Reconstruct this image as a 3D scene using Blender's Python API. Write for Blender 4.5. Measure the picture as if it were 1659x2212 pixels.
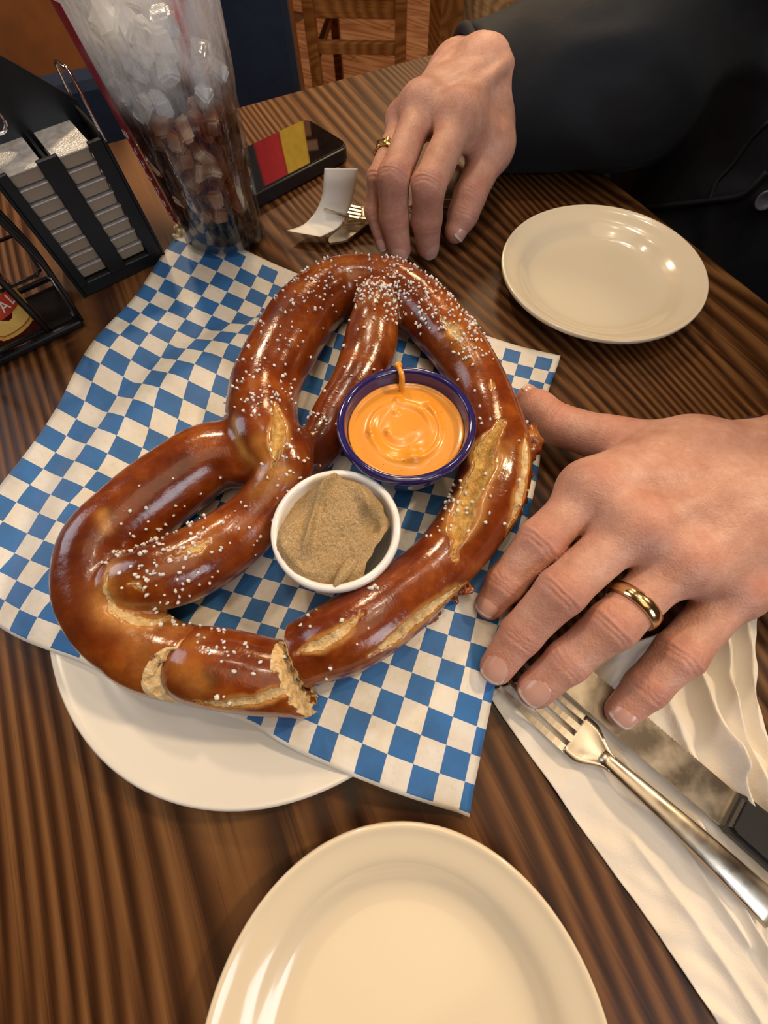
import bpy, bmesh, math, random
import numpy as np
from mathutils import Vector, Matrix
for o in list(bpy.data.objects): bpy.data.objects.remove(o)
SC = bpy.context.scene
COL = SC.collection
random.seed(4)
rng = np.random.default_rng(7)
PI = math.pi
# ------------------------------------------------------------------ camera, world, lights, exposure
F, PIT, ROL, H = 887.1, math.radians(23.55), math.radians(-2.747), .24
def _rm():
    c, s = math.cos(ROL), math.sin(ROL); a = np.array([[c,-s,0],[s,c,0],[0,0,1]])
    c, s = math.cos(PIT), math.sin(PIT); b = np.array([[1,0,0],[0,c,-s],[0,s,c]])
    return b @ a
RM = _rm()
cam = bpy.data.cameras.new('camera'); camo = bpy.data.objects.new('camera', cam); COL.objects.link(camo)
cam.sensor_fit = 'HORIZONTAL'; cam.sensor_width = 36; cam.lens = F/1659*36; cam.clip_start = .01; cam.clip_end = 50
camo.matrix_world = Matrix([[*RM[0],0],[*RM[1],0],[*RM[2],H],[0,0,0,1]])
cam.dof.use_dof = True; cam.dof.focus_distance = .26; cam.dof.aperture_fstop = 18
SC.camera = camo
SC.view_settings.view_transform = 'Standard'; SC.view_settings.look = 'None'
SC.view_settings.gamma = 1; SC.view_settings.exposure = -0.06; SC.view_settings.use_curve_mapping = False
W = bpy.data.worlds.new('world'); SC.world = W; W.use_nodes = True
W.node_tree.nodes['Background'].inputs[0].default_value = (1, .86, .72, 1)
W.node_tree.nodes['Background'].inputs[1].default_value = .30
def area(name, loc, target, size, power, color, sizey=None, shape='RECTANGLE'):
    l = bpy.data.lights.new(name, 'AREA'); l.shape = shape; l.size = size; l.size_y = sizey or size
    l.energy = power; l.color = color
    o = bpy.data.objects.new(name, l); COL.objects.link(o); o.location = loc
    o.rotation_euler = (Vector(target)-Vector(loc)).to_track_quat('-Z', 'Y').to_euler()
    return o
area('pendant_lamp_right', (1.35, .62, 1.45), (0, .15, 0), .16, 21.0, (1, .73, .45), shape='DISK')
area('pendant_lamp_left', (-.55, 1.35, 1.35), (0, .15, 0), .14, 9.5, (1, .76, .50), shape='DISK')
area('daylight_window_left', (-1.9, .75, .95), (0, .2, 0), .9, 11.0, (.74, .86, 1), sizey=1.1)
area('daylight_window_front', (1.1, -1.5, 1.15), (.05, .0, 0), .8, 15.0, (.82, .90, 1), sizey=.9)
area('back_fill', (.5, 3.0, 1.9), (.3, 2.2, -.7), .5, 32.0, (1, .66, .36))  # added warm fill that brightens the floor and chair behind, not a known fixture
area('ceiling_glow', (.1, -.35, 1.9), (0, .15, 0), 1.3, 8.0, (1, .74, .47))
for k, (x, y, z) in enumerate([(.42, .62, 1.25), (.30, .72, 1.25), (.18, .1, 1.3), (-.2, .55, 1.3)]):
    area('lamp_bulb', (x, y, z), (x*.3, y*.6, 0), .035, .55, (1, .84, .6), shape='DISK')

# ------------------------------------------------------------------ pixel <-> place helpers (real distances)
CAMP = np.array([0, 0, H])
def at(x, y, z):
    d = RM @ np.array([x-829.5, 1106-y, -F]); return CAMP + d*((z-H)/d[2])
def depth(p): return -((np.asarray(p)-CAMP) @ RM)[..., 2]
def pix(P):
    q = (np.asarray(P)-CAMP) @ RM; return np.stack([829.5+F*q[..., 0]/-q[..., 2], 1106-F*q[..., 1]/-q[..., 2]], -1)
def ball(x, y, z, hw):
    p = at(x, y, z); return p, hw*depth(p)/F

# ------------------------------------------------------------------ object helpers
def props(o, label=None, cat=None, group=None, kind=None):
    if label: o['label'] = label
    if cat: o['category'] = cat
    if group: o['group'] = group
    if kind: o['kind'] = kind
    return o
def mesh(name, V, Fc, m, parent=None, smooth=True, label=None):
    me = bpy.data.meshes.new(name)
    V = np.asarray(V, float)
    me.from_pydata(V.tolist(), [], [list(map(int, f)) for f in Fc]) if not isinstance(Fc, np.ndarray) else _np(me, V, Fc)
    me.update()
    if smooth: me.polygons.foreach_set('use_smooth', [True]*len(me.polygons))
    return link(name, me, m, parent, label)
def _np(me, V, Q):
    n = Q.shape[1]
    me.vertices.add(len(V)); me.vertices.foreach_set('co', V.ravel())
    me.loops.add(Q.size); me.loops.foreach_set('vertex_index', Q.ravel())
    me.polygons.add(len(Q)); me.polygons.foreach_set('loop_start', np.arange(0, Q.size, n))
    me.validate()
def link(name, me, m, parent=None, label=None):
    o = bpy.data.objects.new(name, me); COL.objects.link(o)
    if m is not None and len(me.materials) == 0: me.materials.append(m)
    if parent is not None: adopt(o, parent)
    if label: o['label'] = label
    return o
def world_mat(o):
    return (world_mat(o.parent) @ o.matrix_parent_inverse if o.parent else Matrix()) @ o.matrix_basis
def adopt(o, parent):
    o.parent = parent; o.matrix_parent_inverse = world_mat(parent).inverted()
def thing(name, label, cat, loc=(0,0,0), group=None):
    o = bpy.data.objects.new(name, None); COL.objects.link(o); o.location = Vector([float(v) for v in loc]); o.empty_display_size = .02
    return props(o, label, cat, group)
def bmobj(name, bm, m, parent=None, smooth=False, label=None):
    me = bpy.data.meshes.new(name); bmesh.ops.recalc_face_normals(bm, faces=bm.faces); bm.to_mesh(me); bm.free()
    if smooth: me.polygons.foreach_set('use_smooth', [True]*len(me.polygons))
    return link(name, me, m, parent, label)
def attr(o, name, vals):
    a = o.data.attributes.new(name, 'FLOAT', 'POINT'); a.data.foreach_set('value', np.asarray(vals, float))
def box(bm, c, s, M=None, bev=0):
    r = bmesh.ops.create_cube(bm, size=1); vs = r['verts']
    bmesh.ops.scale(bm, vec=s, verts=vs)
    if bev:
        es = list({e for v in vs for e in v.link_edges})
        r = bmesh.ops.bevel(bm, geom=es, offset=bev, segments=2, affect='EDGES', profile=.5)
        vs = list({v for f in r['faces'] for v in f.verts} | set(v for v in vs if v.is_valid))
        vs = [v for v in vs if v.is_valid]
    bmesh.ops.translate(bm, vec=c, verts=vs)
    if M is not None: bmesh.ops.transform(bm, matrix=M, verts=vs)
def frame(o, x, z):
    x = Vector(x).normalized(); z = Vector(z).normalized(); y = z.cross(x).normalized(); z = x.cross(y)
    return Matrix([[x[0],y[0],z[0],o[0]],[x[1],y[1],z[1],o[1]],[x[2],y[2],z[2],o[2]],[0,0,0,1]])
def lathe(name, prof, c, m, parent=None, n=96, label=None, close=False):
    V = []; Fc = []; k = len(prof)
    for i in range(n):
        a = 2*PI*i/n
        for r, z in prof: V.append((c[0]+r*math.cos(a), c[1]+r*math.sin(a), c[2]+z))
    kk = k if close else k-1
    for i in range(n):
        for j in range(kk):
            a = i*k+j; b = i*k+(j+1) % k; c2 = ((i+1) % n)*k+(j+1) % k; d = ((i+1) % n)*k+j
            Fc.append((a, d, c2, b))
    me = bpy.data.meshes.new(name); me.from_pydata(V, [], Fc)
    bm = bmesh.new(); bm.from_mesh(me); bmesh.ops.remove_doubles(bm, verts=bm.verts, dist=1e-6); bmesh.ops.recalc_face_normals(bm, faces=bm.faces); bm.to_mesh(me); bm.free()
    me.polygons.foreach_set('use_smooth', [True]*len(me.polygons))
    return link(name, me, m, parent, label)
def smoothprof(pts, n=6):
    out = []
    P = [pts[0]]+list(pts)+[pts[-1]]
    for i in range(1, len(P)-2):
        for t in np.linspace(0, 1, n, endpoint=False):
            p0, p1, p2, p3 = map(np.array, P[i-1:i+3])
            out.append(tuple(.5*((2*p1)+(-p0+p2)*t+(2*p0-5*p1+4*p2-p3)*t*t+(-p0+3*p1-3*p2+p3)*t**3)))
    out.append(tuple(pts[-1])); return out
def spline(pts, n=8):
    return [np.array(p) for p in smoothprof([tuple(p) for p in pts], n)]
def tube(name, pts, r, m, parent=None, nseg=8, n=6, label=None, closed=False, sp=True):
    pts = spline(pts, n) if sp else [np.array(p, float) for p in pts]
    V = []; Fc = []; up = None
    for i, p in enumerate(pts):
        d = Vector(pts[min(i+1, len(pts)-1)]-pts[max(i-1, 0)]).normalized()
        if up is None: up = d.orthogonal().normalized()
        up = (up-d*up.dot(d)).normalized(); s = d.cross(up)
        rr = r(i/(len(pts)-1)) if callable(r) else r
        for k in range(nseg):
            a = 2*PI*k/nseg; q = Vector(p)+(up*math.cos(a)+s*math.sin(a))*rr; V.append(tuple(q))
    for i in range(len(pts)-1):
        for k in range(nseg):
            Fc.append((i*nseg+k, i*nseg+(k+1) % nseg, (i+1)*nseg+(k+1) % nseg, (i+1)*nseg+k))
    Fc.append(tuple(range(nseg))[::-1]); Fc.append(tuple((len(pts)-1)*nseg+k for k in range(nseg)))
    return mesh(name, V, Fc, m, parent, True, label)
def text_mesh(name, txt, size, M, m, parent, depth_=.0002, align='CENTER'):
    cu = bpy.data.curves.new(name, 'FONT'); cu.body = txt; cu.size = size; cu.extrude = depth_; cu.align_x = align; cu.align_y = 'CENTER'; cu.resolution_u = 3
    t = bpy.data.objects.new(name+'_curve', cu); COL.objects.link(t)
    me = bpy.data.meshes.new_from_object(t.evaluated_get(bpy.context.evaluated_depsgraph_get()))
    bpy.data.objects.remove(t); me.name = name; me.transform(M)
    me.materials.clear()
    return link(name, me, m, parent)
# smooth pseudo noise in numpy
_ND = rng.normal(size=(14, 3)); _ND /= np.linalg.norm(_ND, axis=1)[:, None]; _NP = rng.uniform(0, 6.28, 14); _NF = rng.uniform(.6, 1.7, 14)
def noise(P, f):
    s = 0
    for d, p, q in zip(_ND, _NP, _NF): s = s+np.sin((P @ d)*f*q+p+1.3*np.sin((P @ d[[1, 2, 0]])*f*.7+p*2))
    return s/5
# ------------------------------------------------------------------ signed distance field and surface nets
class Field:
    def __init__(s, lo, hi, h):
        s.lo = np.array(lo, float); s.h = h; s.n = (np.ceil((np.array(hi)-s.lo)/h)).astype(int)+1
        s.V = np.full(s.n, .03, np.float32)
    def new(s):
        f = Field.__new__(Field); f.lo, f.h, f.n = s.lo, s.h, s.n; f.V = np.full(s.n, .03, np.float32); return f
    def win(s, lo, hi):
        a = np.clip(((np.array(lo)-s.lo)/s.h).astype(int), 0, s.n); b = np.clip(np.ceil((np.array(hi)-s.lo)/s.h).astype(int)+1, 0, s.n)
        sl = tuple(slice(i, j) for i, j in zip(a, b))
        g = [s.lo[i]+np.arange(a[i], b[i])*s.h for i in range(3)]
        return sl, g[0][:, None, None], g[1][None, :, None], g[2][None, None, :]
    def mix(s, sl, d, k):
        A = s.V[sl]
        if k <= 0: s.V[sl] = np.minimum(A, d)
        else:
            h = np.maximum(k-np.abs(A-d), 0)/k; s.V[sl] = np.minimum(A, d)-h*h*k/4
    def cap(s, a, b, ra, rb, k=.002, sub=False, m=.012):
        a = np.array(a, float); b = np.array(b, float); r = max(ra, rb)+m
        sl, x, y, z = s.win(np.minimum(a, b)-r, np.maximum(a, b)+r)
        if 0 in s.V[sl].shape: return
        ab = b-a; L = max(ab @ ab, 1e-12)
        t = np.clip(((x-a[0])*ab[0]+(y-a[1])*ab[1]+(z-a[2])*ab[2])/L, 0, 1)
        d = np.sqrt((x-a[0]-t*ab[0])**2+(y-a[1]-t*ab[1])**2+(z-a[2]-t*ab[2])**2)-(ra+(rb-ra)*t)
        if sub:
            A = -s.V[sl]; h = np.maximum(k-np.abs(A-d), 0)/max(k, 1e-9); s.V[sl] = -(np.minimum(A, d)-h*h*k/4)
        else: s.mix(sl, d.astype(np.float32), k)
    def ell(s, c, r, k=.005, R=None, m=.02):
        c = np.array(c, float); r = np.array(r, float); e = (max(r) if R is not None else r)+m
        sl, x, y, z = s.win(c-e, c+e)
        if 0 in s.V[sl].shape: return
        X, Y, Z = x-c[0], y-c[1], z-c[2]
        if R is not None: X, Y, Z = R[0][0]*X+R[0][1]*Y+R[0][2]*Z, R[1][0]*X+R[1][1]*Y+R[1][2]*Z, R[2][0]*X+R[2][1]*Y+R[2][2]*Z
        k0 = np.sqrt((X/r[0])**2+(Y/r[1])**2+(Z/r[2])**2); k1 = np.sqrt((X/r[0]**2)**2+(Y/r[1]**2)**2+(Z/r[2]**2)**2)+1e-9
        s.mix(sl, (k0*(k0-1)/k1).astype(np.float32), k)
    def chain(s, B, k=.001, **kw):
        for (p, r), (q, t) in zip(B[:-1], B[1:]): s.cap(p, q, r, t, k, **kw)
    def cut(s, p, n, wob=0):  # remove the side n points to
        n = np.array(n, float); n /= np.linalg.norm(n)
        sl, x, y, z = s.win(s.lo, s.lo+s.n*s.h)
        d = (x-p[0])*n[0]+(y-p[1])*n[1]+(z-p[2])*n[2]
        if wob: d = d+wob*(np.sin(x*900+y*400)+np.sin(y*1100+z*500)*.8+np.sin(z*1300-x*700)*.7+1.5*np.sin(x*300+z*260+1)*1.0)
        s.V = np.maximum(s.V, d.astype(np.float32))
    def mesh(s):
        V = s.V; S = V < 0; nx, ny, nz = V.shape
        c = np.zeros((nx-1, ny-1, nz-1), np.int8)
        for i in (0, 1):
            for j in (0, 1):
                for k in (0, 1): c += S[i:nx-1+i, j:ny-1+j, k:nz-1+k]
        act = np.argwhere((c > 0) & (c < 8)); idx = np.full(c.shape, -1, np.int32); idx[tuple(act.T)] = np.arange(len(act))
        sm = np.zeros((len(act), 3)); ct = np.zeros(len(act))
        co = [(i, j, k) for i in (0, 1) for j in (0, 1) for k in (0, 1)]
        for a in co:
            for ax in range(3):
                if a[ax]: continue
                b = list(a); b[ax] = 1
                va = V[tuple((act+a).T)]; vb = V[tuple((act+b).T)]; m = (va < 0) != (vb < 0)
                t = np.where(m, va/np.where(m, va-vb, 1), 0)
                p = np.array(a, float)[None, :].repeat(len(act), 0); p[:, ax] = t
                sm[m] += p[m]; ct[m] += 1
        P = s.lo+(act+sm/ct[:, None])*s.h
        Q = []
        for ax in range(3):
            sa = [slice(None)]*3; sb = [slice(None)]*3; sa[ax] = slice(0, -1); sb[ax] = slice(1, None)
            A = S[tuple(sa)]; B = S[tuple(sb)]
            u, v = (ax+1) % 3, (ax+2) % 3
            e = np.argwhere(A != B); e = e[(e[:, u] > 0) & (e[:, v] > 0) & (e[:, u] < V.shape[u]-1) & (e[:, v] < V.shape[v]-1)]
            if not len(e): continue
            def g(du, dv):
                q = e.copy(); q[:, u] -= du; q[:, v] -= dv; return idx[tuple(q.T)]
            q = np.stack([g(1, 1), g(0, 1), g(0, 0), g(1, 0)], 1)
            fl = ~A[tuple(e.T)]; q[fl] = q[fl][:, ::-1]; Q.append(q)
        return P, np.concatenate(Q)
def vnormals(P, Q):
    n = np.cross(P[Q[:, 2]]-P[Q[:, 0]], P[Q[:, 3]]-P[Q[:, 1]]); N = np.zeros_like(P)
    for k in range(4): np.add.at(N, Q[:, k], n)
    return N/(np.linalg.norm(N, axis=1)[:, None]+1e-12)
def relax(P, Q, it=1, lam=.5):
    for _ in range(it):
        S = np.zeros_like(P); c = np.zeros(len(P))
        for k in range(4): np.add.at(S, Q[:, k], P[Q[:, (k+1) % 4]]+P[Q[:, (k+3) % 4]]); np.add.at(c, Q[:, k], 2)
        P = P+lam*(S/np.maximum(c, 1)[:, None]-P)
    return P
def pdist(P, line):
    line = np.array(line); d = np.full(len(P), 9.)
    for a, b in zip(line[:-1], line[1:]):
        ab = b-a; t = np.clip((P-a) @ ab/max(ab @ ab, 1e-12), 0, 1); d = np.minimum(d, np.linalg.norm(P-a-t[:, None]*ab, axis=1))
    return d
sst = lambda x, a, b: (lambda t: t*t*(3-2*t))(np.clip((x-a)/(b-a), 0, 1))

# ------------------------------------------------------------------ materials
class NT:
    def __init__(s, name):
        s.m = bpy.data.materials.new(name); s.m.use_nodes = True; s.t = s.m.node_tree; s.N = s.t.nodes
        s.b = s.N['Principled BSDF']; s.out = s.N['Material Output']
    def n(s, t, **kw):
        x = s.N.new(t)
        for k, v in kw.items(): setattr(x, k, v)
        return x
    def l(s, a, b): s.t.links.new(a, b)
    def set(s, **kw):
        for k, v in kw.items():
            i = s.b.inputs[k.replace('_', ' ')]
            if hasattr(v, 'links'): s.l(v, i)
            else: i.default_value = (*v, 1) if isinstance(v, tuple) and len(v) == 3 and i.type == 'RGBA' else v
        return s
    def co(s, kind='Object', scale=(1,1,1), rot=(0,0,0), loc=(0,0,0)):
        c = s.n('ShaderNodeTexCoord'); mp = s.n('ShaderNodeMapping'); mp.inputs['Scale'].default_value = scale; mp.inputs['Rotation'].default_value = rot; mp.inputs['Location'].default_value = loc
        s.l(c.outputs[kind], mp.inputs[0]); return mp.outputs[0]
    def noise(s, v, scale, detail=3, rough=.5, dist=0):
        x = s.n('ShaderNodeTexNoise'); x.inputs['Scale'].default_value = scale; x.inputs['Detail'].default_value = detail; x.inputs['Roughness'].default_value = rough; x.inputs['Distortion'].default_value = dist
        if v is not None: s.l(v, x.inputs['Vector'])
        return x.outputs[0]
    def ramp(s, v, st, interp='LINEAR'):
        r = s.n('ShaderNodeValToRGB'); e = r.color_ramp.elements; r.color_ramp.interpolation = interp
        while len(e) < len(st): e.new(.5)
        for q, (p, c) in zip(e, st): q.position = p; q.color = (*c, 1) if isinstance(c, tuple) else (c, c, c, 1)
        s.l(v, r.inputs[0]); return r.outputs[0]
    def mix(s, f, a, b, mode='MIX'):
        x = s.n('ShaderNodeMix', data_type='RGBA', blend_type=mode)
        for i, v in ((0, f), (6, a), (7, b)):
            if hasattr(v, 'links'): s.l(v, x.inputs[i])
            else: x.inputs[i].default_value = v if i == 0 else (*v, 1)
        return x.outputs[2]
    def math(s, op, a, b=None):
        x = s.n('ShaderNodeMath', operation=op)
        for i, v in ((0, a), (1, b)):
            if v is None: continue
            if hasattr(v, 'links'): s.l(v, x.inputs[i])
            else: x.inputs[i].default_value = v
        return x.outputs[0]
    def attr(s, name): return s.n('ShaderNodeAttribute', attribute_name=name).outputs['Fac']
    def bump(s, h, strength=.3, dist=.001):
        x = s.n('ShaderNodeBump'); x.inputs['Strength'].default_value = strength; x.inputs['Distance'].default_value = dist
        s.l(h, x.inputs['Height']); s.l(x.outputs[0], s.b.inputs['Normal']); return x
def plain(name, c, rough=.5, metal=0, var=.12, scale=60, bump=0, **kw):
    t = NT(name); v = t.co(); n = t.noise(v, scale, 4)
    lo = tuple(x*(1-var) for x in c); hi = tuple(min(1, x*(1+var)) for x in c)
    t.set(Base_Color=t.ramp(n, [(.3, lo), (.7, hi)]), Roughness=rough, Metallic=metal, **kw)
    if bump: t.bump(t.noise(v, scale*6, 3), bump, .0006)
    return t.m
def wood(name, stops, fr=1.0, rough=.36, coat=0, redside=False, axis='X'):
    t = NT(name)
    rot = (0,0,0) if axis == 'X' else ((0,0,PI/2) if axis == 'Y' else (0,PI/2,0))
    w = t.co(scale=(.55, 2.6, 2.6), rot=rot)
    warp = t.noise(w, 1.3*fr, 1.5, .45)
    p = t.co(scale=(1, 1, 1), rot=rot)
    sx = t.n('ShaderNodeSeparateXYZ'); t.l(p, sx.inputs[0])
    yy = t.math('ADD', t.math('MULTIPLY', sx.outputs[1], 520*fr), t.math('MULTIPLY', warp, 300))
    fine = t.noise(t.co(scale=(1.6, 210, 210), rot=rot), 1.0*fr, 3, .6)
    ring = t.math('SINE', t.math('ADD', yy, t.math('MULTIPLY', fine, 3.2)))
    ring = t.math('ADD', t.math('MULTIPLY', ring, .5), .5)
    pore = t.noise(t.co(scale=(9, 520, 520), rot=rot), 2.0*fr, 2, .7)
    f = t.math('ADD', t.math('MULTIPLY', ring, .42), t.math('MULTIPLY', fine, .60))
    c = t.ramp(f, stops)
    big = t.noise(t.co(scale=(1.2, 3, 3), rot=rot), 2.2, 2)
    c = t.mix(t.ramp(big, [(.35, 0.0), (.7, .55)]), c, t.mix(1, c, (.62, .45, .34), 'MULTIPLY'))
    if redside:
        k = t.ramp(t.math('ADD', t.math('MULTIPLY', sx.outputs[1], 2.4), .0), [(.38, 0.0), (.62, 1.0)])
        c = t.mix(k, c, t.mix(1, c, (1.25, .80, .72), 'MULTIPLY'))
    c = t.mix(t.ramp(pore, [(.28, .55), (.42, 0.0)]), c, t.mix(1, c, (.4, .33, .3), 'MULTIPLY'))
    t.set(Base_Color=c, Roughness=t.ramp(f, [(.2, rough-.02), (.8, rough+.16)]), Coat_Weight=coat, Coat_Roughness=.22, Specular_IOR_Level=.32)
    t.bump(f, .18, .0009)
    return t.m
M = {}
M['table'] = wood('table_wood', [(.22, (.026, .009, .0025)), (.42, (.070, .027, .008)), (.60, (.130, .055, .017)), (.82, (.22, .105, .034))], redside=True)
M['oak'] = wood('oak_light', [(.15, (.30, .19, .10)), (.5, (.52, .37, .21)), (.85, (.68, .52, .33))], fr=1.1, rough=.5, coat=0, axis='Z')
M['chair'] = wood('chair_wood', [(.2, (.16, .062, .016)), (.55, (.27, .115, .03)), (.85, (.36, .17, .05))], fr=1, rough=.35, axis='Z')
M['floorw'] = wood('floor_wood', [(.2, (.30, .13, .07)), (.55, (.45, .23, .13)), (.85, (.58, .34, .20))], fr=.6, rough=.25)
def ceramic(name, c, rough=.17):
    t = NT(name); v = t.co(); n = t.noise(v, 9, 3)
    t.set(Base_Color=t.ramp(n, [(.3, tuple(x*.97 for x in c)), (.7, c)]), Roughness=rough, Coat_Weight=.6, Coat_Roughness=.06)
    return t.m
M['cream'] = ceramic('cream_glaze', (.80, .70, .53)); M['white'] = ceramic('white_glaze', (.83, .80, .74)); M['ramekin'] = ceramic('white_ramekin', (.86, .86, .86))
M['cobalt'] = ceramic('cobalt_glaze', (.022, .016, .12), .1)
def paper():
    t = NT('checked_paper'); uv = t.n('ShaderNodeUVMap'); uv.uv_map = 'lattice'
    sx = t.n('ShaderNodeSeparateXYZ'); t.l(uv.outputs[0], sx.inputs[0])
    u, v = sx.outputs[0], sx.outputs[1]
    par = t.math('FLOORED_MODULO', t.math('ADD', t.math('FLOOR', u), t.math('FLOOR', v)), 2)
    par = t.math('MULTIPLY', par, t.math('GREATER_THAN', v, 0)); par = t.math('MULTIPLY', par, t.math('LESS_THAN', v, 24))
    g = t.noise(uv.outputs[0], .7, 4, .6); st = t.noise(uv.outputs[0], 3.2, 4, .7)
    wh = t.mix(t.ramp(g, [(.42, 0.0), (.66, .8)]), (.80, .77, .72), (.70, .64, .52))
    wh = t.mix(t.ramp(st, [(.55, 0.0), (.75, .35)]), wh, (.45, .40, .34))
    bl = t.mix(t.ramp(g, [(.4, 0.0), (.7, .8)]), (.022, .155, .46), (.02, .105, .30))
    t.set(Base_Color=t.mix(par, wh, bl), Roughness=.55, Subsurface_Weight=.0)
    t.b.inputs['Sheen Weight'].default_value = .1
    t.bump(t.noise(uv.outputs[0], 9, 3), .12, .0005)
    return t.m
M['paper'] = paper()
def pretz():
    t = NT('pretzel_crust'); v = t.co()
    cr, go, dk = t.attr('crumb'), t.attr('gold'), t.attr('dark')
    n = t.noise(v, 45, 4, .6); n2 = t.noise(v, 260, 4, .7); n3 = t.noise(v, 900, 3)
    base = t.ramp(n, [(.3, (.105, .015, .0022)), (.5, (.195, .036, .0048)), (.7, (.34, .092, .012))])
    base = t.mix(dk, base, (.055, .012, .0055))
    base = t.mix(t.math('MULTIPLY', go, t.ramp(n2, [(.25, .45), (.7, 1.0)])), base, (.60, .29, .07))
    crumb = t.ramp(n2, [(.28, (.44, .25, .085)), (.5, (.70, .50, .24)), (.72, (.84, .70, .45))])
    crumb = t.mix(t.attr('yellow'), crumb, t.ramp(n2, [(.3, (.36, .16, .018)), (.7, (.72, .44, .08))]))
    m = t.math('ADD', cr, t.math('MULTIPLY', t.math('SUBTRACT', n2, .5), .5)); m = t.ramp(m, [(.42, 0.0), (.58, 1.0)])
    t.set(Base_Color=t.mix(m, base, crumb), Roughness=t.mix(m, (.20, .20, .20), (.62, .62, .62)), Coat_Weight=t.ramp(m, [(0, .3), (1, .05)]), Coat_Roughness=.10, Subsurface_Weight=.06)
    t.b.inputs['Subsurface Radius'].default_value = (.004, .002, .001)
    h = t.math('ADD', t.math('MULTIPLY', t.noise(v, 130, 3), .35), t.math('MULTIPLY', n2, t.math('MULTIPLY', m, 1.6)))
    h = t.math('ADD', h, t.math('MULTIPLY', n3, .06))
    t.bump(h, .75, .0016)
    return t.m
M['pretzel'] = pretz()
M['salt'] = plain('pretzel_salt', (.88, .84, .82), .35, var=.05, Subsurface_Weight=.2)
def skin():
    t = NT('skin'); v = t.co(); r = t.attr('red')
    n = t.noise(v, 55, 4, .6); n2 = t.noise(v, 420, 3)
    c = t.ramp(n, [(.3, (.47, .228, .165)), (.5, (.58, .312, .235)), (.72, (.68, .405, .32))])
    c = t.mix(t.math('MULTIPLY', r, .75), c, (.55, .20, .15))
    c = t.mix(t.ramp(n2, [(.35, .22), (.6, 0.0)]), c, (.40, .19, .12))
    t.set(Base_Color=c, Roughness=.46, Subsurface_Weight=.14, Specular_IOR_Level=.42)
    t.b.inputs['Subsurface Radius'].default_value = (.006, .0025, .0015)
    vo = t.n('ShaderNodeTexVoronoi'); vo.inputs['Scale'].default_value = 900; t.l(v, vo.inputs['Vector'])
    wr = t.noise(t.co(scale=(1, 1, 1)), 330, 4, .65, .8)
    h = t.math('ADD', t.math('MULTIPLY', vo.outputs[0], .35), t.math('MULTIPLY', wr, 1.0))
    t.bump(h, .5, .0007)
    return t.m
M['skin'] = skin()
def nail():
    t = NT('fingernail'); e = t.attr('tip')
    t.set(Base_Color=t.mix(e, (.66, .36, .29), (.86, .74, .64)), Roughness=.28, Coat_Weight=.3, Subsurface_Weight=.1); return t.m
M['nail'] = nail()
M['gold'] = plain('gold_band', (.83, .62, .32), .16, 1, .05); M['gold2'] = plain('yellow_gold', (.95, .70, .28), .2, 1, .05)
def steel(name='steel', c=(.60, .53, .43), r=.30):
    t = NT(name); n = t.noise(t.co(scale=(1, 1, 1)), 90, 4); n2 = t.noise(t.co(), 700, 3)
    t.set(Base_Color=t.ramp(n, [(.3, tuple(x*.86 for x in c)), (.7, c)]), Metallic=1.0, Roughness=t.ramp(n, [(.35, r-.05), (.7, r+.1)])); t.bump(n2, .06, .0004); return t.m
M['steel'] = steel(); M['chrome'] = steel('chrome', (.75, .75, .78), .1)
M['black'] = plain('black_plastic', (.010, .011, .013), .35, Specular_IOR_Level=.3); M['handle'] = plain('black_handle', (.016, .015, .015), .4, bump=.1)
M['wire'] = plain('black_wire', (.01, .01, .011), .22, .2); M['rubber'] = plain('rubber_case', (.012, .011, .015), .42)
def cloth(name, c, hi, sc=900):
    t = NT(name); v = t.co(); n = t.noise(v, 8, 3)
    wv = t.n('ShaderNodeTexWave'); wv.inputs['Scale'].default_value = sc; t.l(v, wv.inputs['Vector'])
    t.set(Base_Color=t.ramp(n, [(.3, c), (.7, hi)]), Roughness=.62, Sheen_Weight=.04, Specular_IOR_Level=.25)
    t.bump(t.math('ADD', t.noise(v, 20, 4), t.math('MULTIPLY', wv.outputs[0], .02)), .35, .01); return t.m
M['jacket'] = cloth('jacket_cloth', (.006, .0075, .011), (.012, .016, .024)); M['knit'] = plain('knit_cuff', (.008, .008, .008), .8, scale=300, bump=.4)
M['navy'] = cloth('navy_upholstery', (.006, .013, .034), (.010, .02, .05)); M['jeans'] = cloth('denim', (.012, .02, .045), (.02, .03, .06))
def napkin():
    t = NT('paper_napkin'); v = t.co(); n = t.noise(v, 240, 4, .6); n2 = t.noise(v, 1400, 2)
    t.set(Base_Color=t.ramp(t.noise(v, 20, 3), [(.3, (.74, .67, .57)), (.7, (.84, .79, .72))]), Roughness=.85, Sheen_Weight=.2)
    t.bump(t.math('ADD', n, t.math('MULTIPLY', n2, .5)), .35, .0008); return t.m
M['napkin'] = napkin()
M['receipt'] = plain('receipt_paper', (.82, .79, .74), .6, var=.03)
M['foil'] = plain('foil_lid', (.80, .78, .82), .38, .6, .3, 120, .8)
M['tub'] = plain('translucent_tub', (.35, .26, .19), .35, var=.1, scale=40, Subsurface_Weight=.2)
M['hair'] = plain('brown_hair', (.05, .03, .02), .5, scale=200, bump=.5)

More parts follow.
